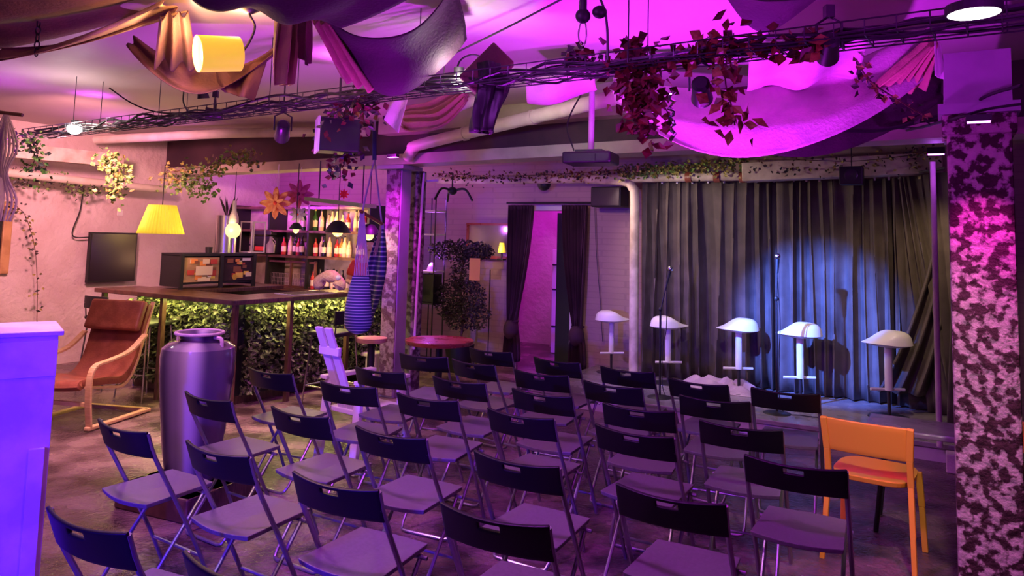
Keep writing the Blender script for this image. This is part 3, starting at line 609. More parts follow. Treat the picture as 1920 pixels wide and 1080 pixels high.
for f in (.10, .24, .38, .52, .66, .82):
    p = ta.lerp(tb_, f)
    for sx in (-1, 1): c = MB(); c.tube([p+px*.11*sx, V((p.x+px.x*.11*sx, p.y+px.y*.11*sx, CEIL))], .003, 5); c.build('hanger', M['dkmetal'], tr)
# loose cable loops by the tray
def cable(label, pts, r_=.006, m_='black', cat='cable'): c = MB(); c.tube(catm(pts, 8), r_, 6); return tag(c.build('loose_cable', M[m_], None, True), label, cat)
cable('thin black cable looping above the grid beside the white lamp', [at(855, 145, 4.3), at(862, 115, 4.3), at(885, 103, 4.3), at(915, 112, 4.3), at(930, 130, 4.3)])
cable('dark cord stretched from the grid up to the ceiling towards the carabiner', [at(800, 125, 4.5), at(930, 62, 4.0), at(1060, -5, 3.4)])
cable('black cable looping below the tray left of the dark clamp lamp', [at(345, 165, 5.4), at(345, 195, 5.5), at(365, 220, 5.6), at(395, 225, 5.6)])
cable('black cable hanging from the brown swag to the tray', [at(205, 165, 5.8), at(250, 195, 5.8), at(300, 211, 5.8), at(360, 211, 5.8)])
cable('black cable running from pillar top to the right edge of the duct', [at(1640, 235, 4.9), at(1720, 240, 4.8), at(1790, 215, 4.0), at(1850, 180, 3.5), at(1915, 160, 3.3)], .008)
cable('black cable sagging beneath the dark swag cloth above the stage', [at(1400, 180, 4.6), at(1500, 230, 4.6), at(1640, 245, 4.6), at(1770, 215, 4.5)], .012)
cable('second black cable crossing the capital of the blotchy pillar', [at(1700, 245, 4.7), at(1790, 222, 3.55), at(1850, 205, 3.5), at(1915, 195, 3.4)], .007)
cable('pale wire hanging from the brick wall beside the speaker', [ont(1115, 385, 2.44), ont(1118, 470, 2.44), ont(1125, 560, 2.44), ont(1130, 640, 2.44)], .004)
# ------------------------------------------------------------------ lamps on the grid
def parcan(label, p, q, L=.2, r_=.07, body='black', lens='bulbw', yoke=True, cat='spotlight', name='stage_spotlight'):
    t = thing(name, label, cat, p); d = (V(q)-V(p)).normalized(); Mr = d.to_track_quat('Z', 'Y').to_matrix()
    c = MB(); c.lathe([(r_*.55, -L*.5), (r_*.8, -L*.42), (r_*.85, L*.1), (r_, L*.5), (r_*.93, L*.5), (r_*.8, L*.2)], 18, M3=Mr); c.build('housing', M[body], t, True)
    c = MB(); c.lathe([(.001, L*.22), (r_*.8, L*.22)], 18, M3=Mr); c.build('lens', M[lens], t)
    if yoke:
        x = d.cross(V((0, 0, 1))); x = x.normalized() if x.length > .1 else V((1, 0, 0)); c = MB(); c.tube([x*r_*1.05, x*r_*1.05+V((0, 0, .10)), V((0, 0, .13)), -x*r_*1.05+V((0, 0, .10)), -x*r_*1.05], .006, 6); c.build('yoke', M['dkmetal'], t)
        c = MB(); c.box((0, 0, .15), (.035, .035, .05)); c.build('clamp', M['dkmetal'], t)
    return t
def bulb(label, p, r_=.035):
    t = thing('grid_lamp', label, 'lamp', p); c = MB(); c.ell((0, 0, 0), (r_*1.3, r_, r_)); c.build('bulb', M['bulbw'], t, True); c = MB(); c.lathe([(.001, .07), (.03, .07), (.03, .02)], 14); c.build('socket', M['black'], t, True)
p = at(860, 150, 4.15); bulb('white glowing lamp on the grid beside the black draped lamp', p); pt(p+V((0, -.12, .0)), (1, .85, .8), 9, .03)
p = at(140, 241, 6.3); bulb('white glowing lamp on the grid at the far left', p, .05); pt(p+V((.0, -.15, 0)), (1, .8, .75), 10, .04)
p = at(402, 214, 5.5); parcan('small black twin lamp with white glow, right of the left brown swag', p, p+V((-1, -.3, 0)), .12, .05)
p = at(1826, 26, 2.5); t = thing('disc_lamp', 'bright flat oval white lamp on the grid near the top right', 'lamp', p); c = MB(); c.lathe([(.001, .0), (.08, .0), (.085, .012)], 28); c.build('lens', M['bulbw'], t); c = MB(); c.lathe([(.088, .0), (.088, .03), (.001, .035)], 28); c.build('housing', M['black'], t); c = MB(); c.tube([(0, 0, .03), (0, 0, CEIL-p.z)], .008, 6); c.build('hanger_rod', M['black'], t)
p = at(865, 195, 5.6); t = parcan('cream spotlight head above the white ceiling pipe', p, p+V((-.9, -.6, -.5)), .24, .06, 'cream', 'bulbw'); c = MB(); c.tube([(0, 0, .15), (0, 0, CEIL-p.z)], .008, 6); c.build('hanger_rod', M['dkmetal'], t)
p = at(1315, 170, 3.3); parcan('small dark blue-lit spotlight hanging under the grid below the red leaves', p, R(3, 2, 1), .16, .05, 'black', 'glassk')
p = at(1555, 90, 2.95); parcan('black box-like spotlight under the grid right of the red leaves', p, R(3.6, 2, 1), .15, .045, 'black', 'glassk')
p = at(530, 245, 5.2); t = parcan('violet-lit spotlight hanging under the grid left of the box speaker', p, R(-2, 0, 1), .2, .055, 'dkmetal', 'glassk'); c = MB(); c.tube([(0, 0, .15), (0, 0, CEIL-p.z)], .006, 6); c.build('hanger_rod', M['dkmetal'], t)
p = at(380, 172, 5.0); parcan('tiny black spotlight hanging below the brown swag cloth', p, p+V((.1, .2, -1)), .09, .04, 'black', 'glassk')
p = at(1597, 330, 6.9); q_ = thing('hanging_speaker', 'small black box speaker hanging in front of the duct over the stage', 'speaker', p, RA); c = MB(); c.box((0, 0, 0), (.2, .16, .17)); c.build('cabinet', M['black'], q_, bevel=.01); c = MB(); c.lathe([(.001, .0), (.05, .004), (.06, .0)], 16, (0, -.082, 0), M3=Matrix.Rotation(PI/2, 3, 'X')); c.build('driver', M['dkmetal'], q_); c = MB(); c.tube([(0, 0, .08), (0, 0, .50)], .006, 6); c.build('hanger_rod', M['dkmetal'], q_)
p = ont(1143, 370, 2.28); q_ = thing('wall_speaker', 'black box speaker mounted beside the pipe elbow, above the first stool', 'speaker', p, RA); c = MB(); c.box((0, 0, 0), (.40, .26, .25)); c.build('cabinet', M['black'], q_, bevel=.015); c = MB(); c.box((0, -.135, 0), (.36, .015, .21)); c.build('grille', M['dkmetal'], q_); c = MB(); c.box((0, .17, 0), (.06, .12, .06)); c.build('bracket', M['dkmetal'], q_)
p = at(634, 256, 4.95); q_ = thing('box_speaker', 'black box speaker with a pale side hanging from the grid, draped in ivy', 'speaker', p, .35); c = MB(); c.box((0, 0, 0), (.26, .22, .22)); c.build('cabinet', M['black'], q_, bevel=.01); c = MB(); c.box((-.136, 0, 0), (.012, .23, .23)); c.build('side_panel', M['white'], q_); c = MB(); c.tube([(0, 0, .11), (0, 0, .40)], .008, 6); c.build('hanger_rod', M['dkmetal'], q_)
# projector on its drop pole
p = at(1108, 298, 5.4); pj = thing('projector', 'dark ceiling projector on a white drop pole, aimed at the stage curtain', 'projector', p, RA+.15)
c = MB(); c.box((0, 0, 0), (.36, .28, .085)); c.build('body', M['dkmetal'], pj, bevel=.015); c = MB(); c.tube([(.09, .14, 0), (.09, .17, 0)], .04, 16); c.build('lens', M['glassk'], pj, True)
c = MB(); c.box((0, 0, .052), (.20, .16, .02)); c.build('mount_plate', M['dkmetal'], pj); c = MB(); c.tube([(.0, 0, .05), (0, 0, CEIL-p.z)], .022, 12); c.build('drop_pole', M['white'], pj, True)
c = MB(); c.box((-.03, -.145, -.005), (.2, .008, .05)); c.build('vent', M['dkmetal'], pj)
c = MB(); c.tube(catm([(-.1, -.1, .05), (-.16, -.08, .25), (-.06, -.02, .5), (0, 0, .55)], 6), .006, 6); c.build('cable', M['black'], pj, True)
# black draped lamp housing on the grid
p = at(915, 180, 4.0); q_ = thing('draped_lamp', 'black cloth-draped stage lamp hanging under the grid over the white pipe', 'lamp', p)
def dr(u, v):
    a = u*2*PI; z = lerp(.17, -.20, v); r_ = .085*(1-.35*v)+.015*math.sin(3*a+5*v)+.01*math.sin(7*a); return (r_*math.cos(a)+.02*math.sin(v*5), r_*math.sin(a), z)
c = MB(); c.grid(dr, 40, 14); c.build('cloth', M['black'], q_, True, solid=.004); c = MB(); c.lathe([(.05, -.12), (.06, .1), (.001, .14)], 14); c.build('housing', M['black'], q_, True)
pa1, pa2 = at(880, 165, 4.0)-p, at(945, 108, 4.0)-p; c = MB(); c.beam(pa1, pa2+V((0, 0, .02)), .10, .16); c.build('barn_door', M['browncloth'], q_, bevel=.01)
# carabiner and pulley at the top
p = at(1093, 30, 3.3); q_ = thing('rope_pulley', 'black pulley hook with a steel carabiner hanging from the ceiling', 'hook', p)
c = MB(); c.tube([(0, 0, .25), (0, 0, .0)], .018, 8); c.build('hook_arm', M['black'], q_, True); c = MB(); c.ell((0, 0, .0), (.035, .025, .035)); c.ell((.075, 0, .02), (.035, .025, .03)); c.build('pulley_block', M['black'], q_, True)
c = MB(); c.tube([(.018*math.cos(a), 0, -.08+.055*math.sin(a)) for a in [2*PI*k/20 for k in range(20)]], .004, 6, closed=True); c.build('carabiner', M['chrome'], q_, True)
c = MB(); c.tube(catm([(.02, 0, .2), (.09, 0, .05), (.11, 0, -.05), (.115, 0, -.20)], 6), .006, 6); c.build('hook_rod', M['dkmetal'], q_, True)
# chain at the top left
p = at(72, 50, 4.3); q_ = thing('hanging_chain', 'dark chain hanging from the ceiling at the top left corner', 'chain', (p.x, p.y, CEIL)); c = MB(); z = 0; k = 0
while CEIL+z > at(70, 100, 4.3).z:
    cz = z-.03; n_ = Matrix.Rotation(k*PI/2, 3, 'Z'); c.tube([n_ @ V((.014*math.cos(a), 0, .026*math.sin(a)))+V((0, 0, cz)) for a in [2*PI*i/12 for i in range(12)]], .0045, 5, closed=True); z -= .043; k += 1
c.build('links', M['dkmetal'], q_, True)
for i, (u0, v0, v1, d_, lb) in enumerate(((1258, 168, 262, 3.4, 'silvery twisted streamer hanging under the grid between the red leaf clusters'),)):
    c = MB(); a_, b_ = at(u0, v0, d_), at(u0+4, v1, d_); pts = [a_.lerp(b_, k/16)+V((.012*math.sin(k*1.9), .01*math.cos(k*2.3), 0)) for k in range(17)]; c.tube(pts, [.004+.007*abs(math.sin(k*1.3)) for k in range(17)], 6); tag(c.build('streamer', M['chrome'], None, True), lb, 'streamer')
for k_, (u0, v0, r_) in enumerate(((1318, 175, .05),)):
    pass
# ------------------------------------------------------------------ hanging cloths
def swag(name, label, A, B, W, sag, m_, seed, folds=4, amp=.03, n=36, th=.004, tw=0):
    A, B, W = V(A), V(B), V(W); rnd = random.Random(seed); ph = [rnd.uniform(0, 6.28) for _ in range(4)]
    O = (A+B)/2
    def fn(u, v):
        k = 4*u*(1-u); nn = W.cross(B-A).normalized(); pinch = .45+.55*k if tw == 0 else 1
        p = A.lerp(B, u)+W*(v-.5)*pinch + V((0, 0, -sag*k)) + nn*amp*(math.sin(folds*2*PI*v+ph[0]+u*2)+.4*math.sin(folds*4.3*v+ph[1]+u*3)) + V((0, 0, .012*math.sin(9*u+ph[2]+4*v)))
        return p-O
    c = MB(); c.grid(fn, n, n); o = c.build('cloth', m_, None, True, solid=th); o.name = name; o.location = O; return tag(o, label, 'cloth')
def quad(name, label, P00, P10, P01, P11, m_, seed, folds=5, amp=.025, sag=.0, n=34):
    P = [V(x) for x in (P00, P10, P01, P11)]; O = sum(P, V())/4; rnd = random.Random(seed); ph = [rnd.uniform(0, 6.28) for _ in range(4)]; nn = (P[1]-P[0]).cross(P[2]-P[0]).normalized()
    def fn(u, v): return P[0].lerp(P[1], u).lerp(P[2].lerp(P[3], u), v)-O + nn*amp*(math.sin(folds*2*PI*u+ph[0]+v)+.4*math.sin(folds*5*u+ph[1]+v*3)) + V((0, 0, -sag*4*v*(1-v)-sag*2*u*(1-u)))
    c = MB(); c.grid(fn, n, n); o = c.build('cloth', m_, None, True, solid=.004); o.name = name; o.location = O; return tag(o, label, 'cloth')
swag('hanging_cloth', 'dark plum cloth slung like a hammock below the ceiling, left of centre', at(632, 75, 3.7), at(866, 20, 3.9), (.05, .40, -.20), .22, M['purcloth'], 21, 1.2, .02, tw=1)
quad('hanging_cloth', 'orange-lit striped cloth strip falling beside the plum swag', at(582, 35, 3.55), at(618, 40, 3.55), at(640, 150, 3.9), at(700, 170, 3.9), M['tan'], 22, 3, .02)
quad('hanging_cloth', 'orange-lit folded cloth tail hanging left of the plum swag', at(520, 28, 3.6), at(560, 34, 3.7), at(520, 158, 3.6), at(545, 160, 3.7), M['tan'], 23, 2, .035)
quad('hanging_cloth', 'second folded cloth tail, next to the dark gap beside the pendant lamp', at(560, 30, 3.75), at(580, 34, 3.6), at(552, 100, 3.75), at(585, 125, 3.6), M['browncloth'], 24, 2, .02)
quad('hanging_cloth', 'tan cloth roll slanting up from the left edge of the photo', at(-40, 118, 4.5), at(-5, 92, 4.4), at(310, -2, 3.9), at(350, 22, 4.1), M['tan'], 25, 2, .035, .05)
quad('hanging_cloth', 'brown cloth sheet stretched under the ceiling in the top left corner', at(-60, -10, 3.9), at(-60, 90, 4.8), at(330, -60, 3.7), at(330, 5, 4.3), M['browncloth'], 26, 1.5, .03, .04)
swag('hanging_cloth', 'brown cloth swag curving under the yellow pendant lamp', at(248, 78, 4.5), at(520, 88, 4.5), (.05, .10, .20), .22, M['browncloth'], 27, 1.5, .02)
quad('hanging_cloth', 'pointed brown cloth corner hanging below the yellow pendant lamp', at(375, 140, 4.5), at(500, 115, 4.5), at(420, 172, 4.5), at(474, 188, 4.5), M['browncloth'], 28, 2, .02)
quad('hanging_cloth', 'brown cloth flap falling from the tan roll left of the pendant lamp', at(300, 30, 3.9), at(352, 25, 3.9), at(290, 120, 4.3), at(370, 128, 4.3), M['browncloth'], 29, 2.5, .03)
quad('hanging_cloth', 'dark purple cloth stretched along the top edge left of the plum swag', at(330, -40, 3.0), at(850, -60, 3.0), at(400, 8, 3.2), at(640, 48, 3.5), M['purcloth'], 30, 2, .02, .03)
swag('hanging_cloth', 'dark purple cloth belly sagging from the ceiling at the top right', at(1370, -30, 3.2), at(1560, -32, 3.2), (0, .5, .0), .12, M['purcloth'], 31, 1, .015)
swag('hanging_cloth', 'large pale cloth swag glowing magenta over the stage front', at(1150, 168, 4.7), at(1755, 85, 3.9), (.02, .25, .42), .30, M['pale'], 32, 1.5, .02)
quad('hanging_cloth', 'pale cloth panel lit magenta below the grid', at(1405, 100, 3.8), at(1630, 60, 3.4), at(1400, 165, 4.4), at(1600, 140, 4.2), M['pale'], 33, 2, .02, .05)
quad('hanging_cloth', 'tan fringed drape gathered to a point at the right grid hook', at(1742, 78, 3.7), at(1758, 80, 3.7), at(1590, 200, 4.2), at(1735, 165, 3.9), M['tan'], 34, 5, .03)
quad('hanging_cloth', 'small white cloth tip hanging at the right end of the tan drape', at(1750, 78, 3.7), at(1762, 80, 3.7), at(1752, 142, 3.7), at(1771, 150, 3.7), M['white'], 35, 1, .008)
swag('hanging_cloth', 'dark purple cloth slung low in front of the beam over the stage', at(1250, 190, 5.0), at(1765, 165, 4.6), (.02, .10, .40), .20, M['purcloth'], 36, 1.5, .02)
swag('hanging_cloth', 'striped cream and brown cloth bundle on the grid above the column', at(755, 222, 5.6), at(875, 180, 5.4), (.04, .1, .26), .06, M['tan'], 37, 4, .03)
quad('hanging_cloth', 'dusty pink cloth corner under the grid above the column', at(735, 190, 4.7), at(765, 185, 4.7), at(720, 225, 4.7), at(748, 250, 4.7), M['pale'], 38, 1, .01)
quad('hanging_cloth', 'rounded beige cloth belly hanging behind the grid above the white pipe', at(985, 150, 4.8), at(1110, 110, 4.6), at(990, 195, 5.0), at(1120, 170, 4.8), M['pale'], 39, 1, .02, .05)
# ------------------------------------------------------------------ yellow pendant lamps
def shade_lamp(name, label, p, axis, r0, r1, L, rod, glow, e, open_=True):
    t = thing(name, label, 'lamp', p); Mr = V(axis).to_track_quat('Z', 'Y').to_matrix()
    c = MB(); c.lathe([(r0, L/2), (r0*.6+r1*.4, 0), (r1, -L/2), (r1*.97, -L/2), (r0*.6+r1*.4-.004, 0), (r0*.96, L/2-.004)], 40, M3=Mr); c.build('shade', M['yellow'], t, True)
    c = MB(); c.lathe([(.001, -L*.18), (r1*.35, -L*.30), (r1*.62, -L*.36), (.001, -L*.44)], 20, M3=Mr); c.build('bulb', M['bulb'], t, True)
    c = MB(); c.tube([V(q)-V(p) for q in rod], .007, 6); c.build('cord', M['dkmetal'], t, True); return t
p = at(410, 101, 4.0); ax = V((.80, .60, .16)); rr = [p+ax.normalized()*.12, at(468, 78, 4.05), at(478, 50, 4.05), at(468, 25, 4.0), at(470, -5, 4.0)]
shade_lamp('pendant_lamp', 'glowing yellow drum pendant lamp tipped sideways beneath the ceiling', p, ax, .095, .10, .22, catm(rr, 5), 1, 1)
c = MB(); c.lathe([(.001, .03), (.04, .02), (.055, -.02), (.02, -.04)], 18); o = tag(c.build('ceiling_rose', M['dkmetal'], None, True), 'dark metal ceiling rose above the tipped yellow lamp', 'ceiling rose'); o.location = at(468, 12, 4.0)
pt(p-ax.normalized()*.15, (1, .62, .25), 34, .05); pt(p+V((.05, .1, .17)), (1, .50, .18), 9, .06)
p = at(303, 411, 7.5); t = thing('pendant_lamp', 'glowing yellow pleated lampshade hanging above the bar corner', 'lamp', p)
def pl_(u, v): a = u*2*PI; r_ = lerp(.125, .215, v)+.005*math.sin(40*a/1.0); return (r_*math.cos(a), r_*math.sin(a), lerp(.14, -.145, v))
c = MB(); c.grid(pl_, 160, 4); c.build('shade', M['yellow'], t, True, solid=.003); c = MB(); c.ell((.05, 0, .02), (.04, .04, .05)); c.build('bulb', M['bulb'], t, True)
c = MB(); c.tube([(0, 0, .05), (0, 0, .55)], .005, 6); c.build('cord', M['black'], t); pt(p+V((0, -.0, -.10)), (1, .72, .25), 10, .05)
# ------------------------------------------------------------------ bar
BZ = 1.05
bar = thing('bar_counter', 'dark wooden U-shaped bar counter with planted front', 'bar counter', R(-1.7, -1.2, 0), RA)
def loc_(s, t, z): return V((s+1.7, t+1.2, z))
def lb(c, s0, s1, t0, t1, z0, z1): c.box(((s0+s1)/2+1.7, (t0+t1)/2+1.2, (z0+z1)/2), (abs(s1-s0), abs(t1-t0), abs(z1-z0)))
c = MB(); lb(c, -2.85, -.62, -1.50, -.98, BZ-.045, BZ); lb(c, -1.14, -.62, -.98, .80, BZ-.045, BZ); lb(c, -2.65, -1.95, -.98, .35, BZ-.045, BZ); c.build('worktop', M['darkwood'], bar, bevel=.006)
c = MB(); lb(c, -2.60, -.96, -1.16, -1.10, .08, BZ-.05); lb(c, -1.0, -.94, -1.10, .95, .08, BZ-.05); lb(c, -2.60, -2.54, -1.10, .35, .08, BZ-.05); c.build('front_panel', M['black'], bar)
c = MB(); lb(c, -2.58, -.96, -1.14, -1.06, 0, .10); lb(c, -1.02, -.97, -1.06, .93, 0, .10); c.build('kick_board', M['darkwood'], bar)
for s_, t_ in ((-.68, -1.44), (-.68, -.75), (-.68, .10), (-1.75, -1.44), (-2.75, -1.44)): c = MB(); c.box((s_+1.7, t_+1.2, (BZ-.045)/2), (.045, .045, BZ-.045)); c.build('leg', M['darkwood'], bar)
c = MB(); lb(c, -2.55, -.98, -1.19, -1.165, BZ-.075, BZ-.05); lb(c, -.935, -.91, -1.15, .93, BZ-.075, BZ-.05); c.build('light_strip', M['led'], bar)
rnd = random.Random(31)
def hedge(fn, n):
    c = MB()
    for k in range(n):
        u, v = rnd.random(), rnd.random(); p, nn = fn(u, v); d = V((rnd.uniform(-1, 1), rnd.uniform(-1, 1), rnd.uniform(-1, .5)))+nn*.8
        c.leaf(p+nn*rnd.uniform(0, .11), d, nn+V((rnd.uniform(-.8, .8), rnd.uniform(-.8, .8), rnd.uniform(-.5, .8))), rnd.uniform(.04, .075), rnd.uniform(.03, .05), 0 if rnd.random() < .72 else 1)
    c.build('foliage', [M['hedge'], M['dkleaf']], bar)
hedge(lambda u, v: (loc_(lerp(-2.55, -.95, u), -1.17, lerp(.12, .965, v)), V((0, -1, 0))), 2800)
hedge(lambda u, v: (loc_(-.93, lerp(-1.15, .93, u), lerp(.12, .965, v)), V((1, 0, 0))), 3200)
area(R(-1.75, -1.36, BZ-.06), R(-1.75, -1.26, 0), (1, .90, .22), 14, 1.5, .06).rotation_euler = (-.12, 0, RA)
area(R(-.76, -.25, BZ-.06), R(-.84, -.1, 0), (1, .90, .22), 15, .06, 1.6).rotation_euler = (0, -.12, RA)
# things on the bar
cs = thing('display_cabinet', 'dark display cabinet with stickered glass panels on the left of the bar', 'cabinet', R(-2.25, -.52, BZ), RA)
c = MB(); c.box((0, 0, .375), (.36, 1.0, .03)); c.box((-.165, 0, .20), (.03, 1.0, .35)); c.box((0, -.485, .20), (.33, .03, .35)); c.box((0, .485, .20), (.33, .03, .35)); c.box((0, 0, .06), (.34, .98, .02)); c.build('carcass', M['black'], cs)
for y in (-.5, .02, .49): c = MB(); c.box((.18, y, .19), (.03, .04, .38)); c.build('post', M['black'], cs)
c = MB(); c.box((.172, -.24, .21), (.012, .46, .27)); c.build('panel', M['tan'], cs); c = MB(); c.box((.172, .255, .21), (.012, .44, .27)); c.build('panel', M['purcloth'], cs)
rnd = random.Random(5); scol = [mat('sticker_%s' % n_, c_, .6) for n_, c_ in (('cream', (.8, .65, .5)), ('orange', (.8, .30, .08)), ('red', (.5, .06, .05)), ('yellow', (.85, .6, .12)), ('white', (.8, .75, .75)), ('brown', (.25, .09, .05)))]
def stick(k, x, y, z, dy, dz): c = MB(); c.box((x, y, z), (.002, dy, dz)); c.build('sticker', scol[k], cs)
for side, (y0, y1) in enumerate(((-.44, -.04), (.06, .44))):
    for k in range(20 if side == 0 else 15):
        sz = rnd.uniform(.03, .09); y = rnd.uniform(y0+.03, y1-.03); z = rnd.uniform(.11, .31); stick(rnd.randrange(len(scol)), .181+.0006*k, y, z, sz*1.2, sz*.7)
stick(0, .1955, -.22, .20, .22, .10); stick(0, .1955, -.22, .10, .16, .035); stick(4, .1955, .36, .32, .12, .03)
c = MB(); c.lathe([(.001, .0), (.035, 0)], 20, (.1975, .20, .12), M3=Matrix.Rotation(PI/2, 3, 'Y')); c.build('sticker', scol[3], cs)
# wire racks behind (grid)
def rack(label, s, t, L, H):
    r = thing('wire_rack', label, 'rack', R(s, t, BZ), RA); c = MB()
    for x in (-L/2, 0, L/2): c.box((x, 0, H/2), (.03, .03, H))
    for z in (.02, H): c.box((0, 0, z), (L, .03, .02))
    c.build('frame', M['browncloth'], r); c = MB(); k = -L/2
    while k < L/2: c.tube([(k, .0, .02), (k, .0, H*.45)], .003, 4); k += .035
    for z in (.08, .14): c.tube([(-L/2, 0, z), (L/2, 0, z)], .003, 4)
    c.build('wire_grid', M['steel'], r); return r
rack('reddish wire rack on the bar between the stickered cabinet and the bottles', -1.62, .18, .62, .36) if 0 else None
# ------------------------------------------------------------------ back bar
TB = 1.62
bb = thing('back_bar_shelf', 'tall dark back bar shelving holding the bottles', 'shelf', R(-2.95, TB, 0), RA)
for z, nm in ((.9, 'back_counter'), (1.36, 'shelf_board'), (1.72, 'shelf_board'), (2.06, 'shelf_board')): c = MB(); c.box((0, 0, z), (2.7, .34 if z > 1 else .5, .035)); c.build(nm, M['darkwood'], bb)
for x in (-1.35, -.55, .25, 1.35): c = MB(); c.box((x, .0, 1.05), (.035, .34, 2.1)); c.build('upright', M['black'], bb)
c = MB(); c.box((0, .19, 1.05), (2.7, .02, 2.1)); c.build('back_panel', M['creamd'], bb); c = MB(); c.box((0, 0, .44), (2.66, .44, .86)); c.build('base_cabinet', M['black'], bb)
def bottle(kind, h):
    r = thing('bottle', 'x', 'bottle'); R_ = .036
    pr_ = [(.001, 0), (R_, .002), (R_, h*.58), (R_*.85, h*.66), (.014, h*.78), (.012, h*.97), (.001, h*.97)]
    c = MB(); c.lathe(pr_, 12); c.build('glass', M[kind], r, True); c = MB(); c.lathe([(R_+.001, h*.18), (R_+.001, h*.48)], 12); c.build('label', M['label'], r, True); c = MB(); c.lathe([(.015, h*.95), (.015, h*1.02), (.001, h*1.02)], 10); c.build('cap', M['black' if kind != 'glassg' else 'gold'], r, True); return r
protos = [(k, bottle(k, h)) for k, h in (('glassw', .29), ('glassa', .27), ('glassg', .30), ('glassr', .26), ('glassk', .28), ('glassw', .24))]; names_ = {'glassw': 'clear peach-lit', 'glassa': 'amber', 'glassg': 'green', 'glassr': 'red', 'glassk': 'black'}
used = [False]*len(protos); rnd = random.Random(8)
OW = 'first second third fourth fifth sixth seventh eighth ninth tenth eleventh twelfth thirteenth fourteenth fifteenth sixteenth seventeenth eighteenth nineteenth twentieth last'.split()
def place_bottle(s, t, z, sh, i):
    k = rnd.randrange(len(protos)); kd, pr_ = protos[k]; o = pr_ if not used[k] else copy_tree(pr_); used[k] = True
    o.location = R(s, t, z); tag(o, '%s glass bottle, %s from the left on the back bar %s' % (names_[kd], OW[i-1], sh), 'bottle', 'bottles on the back bar shelves')
i = 1; s_ = -3.25
while s_ < -1.68: place_bottle(s_, TB-.06+rnd.uniform(-.05, .05), 1.378, 'middle shelf', i); s_ += rnd.uniform(.083, .10); i += 1
i = 1; s_ = -3.0
while s_ < -1.68: place_bottle(s_, TB-.05+rnd.uniform(-.04, .04), 1.738, 'upper shelf', i); s_ += rnd.uniform(.085, .12); i += 1
i = 1; s_ = -2.6
while s_ < -1.68: place_bottle(s_, TB-.10+rnd.uniform(-.04, .04), .918, 'lower counter', i); s_ += rnd.uniform(.09, .14); i += 1
for k, (kd, o) in enumerate(protos):
    if not used[k]: 
        for ch in list(o.children): bpy.data.objects.remove(ch)
        bpy.data.objects.remove(o)
pt(R(-2.1, TB-.42, 2.0), (1, .60, .20), 18, .05); pt(R(-3.2, TB-.6, 2.0), (1, .5, .4), 5, .05); pt(R(-1.9, TB-.40, 1.62), (1, .6, .18), 12, .05); pt(R(-2.3, TB-.45, 1.22), (1, .5, .25), 7, .05)
# espresso machine
q_ = thing('espresso_machine', 'dark espresso machine on the back bar behind the orange flower', 'coffee machine', R(-3.62, TB-.05, 1.378), RA)
c = MB(); c.box((0, 0, .13), (.44, .3, .26)); c.build('body', M['black'], q_, bevel=.02); c = MB(); c.box((0, -.1, .31), (.44, .12, .06)); c.build('cup_rail', M['dkmetal'], q_, bevel=.01); c = MB(); c.tube([(-.1, -.16, .14), (-.1, -.26, .13)], .012, 8); c.build('portafilter', M['dkmetal'], q_, True); c = MB(); c.box((0, -.155, .08), (.2, .01, .06)); c.build('badge', M['redcloth'], q_)
# cylinder vase, jug, cup on cabinet
def onbar(name, label, cat, s, t, z): return thing(name, label, cat, R(s, t, z), RA)
q_ = onbar('silver_canister', 'tall hammered silver canister on the display cabinet', 'canister', -2.27, -.30, BZ+.392); c = MB(); c.lathe([(.001, 0), (.12, 0), (.125, .44), (.117, .44), (.11, .03)], 28); c.build('body', M['steel'], q_, True); c = MB(); [c.leaf(V((.0, 0, .40)), V((math.cos(a)*.5, math.sin(a)*.5, 1.2)), V((0, 1, 0)), .30, .04) for a in (0, .9, 1.7, 2.6, 3.4, 4.4, 5.3)]; c.build('leaves', M['dkleaf'], q_)
q_ = onbar('glass_lantern', 'tall clear glass lantern on the display cabinet, behind the bright bulb', 'lantern', -2.27, .10, BZ+.392)
c = MB()
for x in (-.1, .1):
    for y in (-.1, .1): c.box((x, y, .19), (.012, .012, .38))
for z in (.006, .374): [c.box((0, y, z), (.2, .012, .012)) for y in (-.1, .1)]; [c.box((x, 0, z), (.012, .2, .012)) for x in (-.1, .1)]
c.build('frame', M['white'], q_)
q_ = onbar('ceramic_jug', 'small pinkish white jug on the right end of the display cabinet', 'jug', -2.17, .30, BZ+.392); c = MB(); c.lathe([(.001, 0), (.05, 0), (.055, .10), (.02, .15), (.018, .2), (.001, .2)], 18); c.build('body', M['pale'], q_, True); c = MB(); c.tube(catm([(.05, 0, .1), (.085, 0, .13), (.03, 0, .18)], 5), .006, 6); c.build('handle', M['pale'], q_, True)
q_ = onbar('black_cup', 'small black cup at the left end of the display cabinet top', 'cup', -2.15, -.62, BZ+.392); c = MB(); c.lathe([(.001, 0), (.035, 0), (.04, .07), (.035, .07), (.03, .01)], 16); c.build('body', M['black'], q_, True)
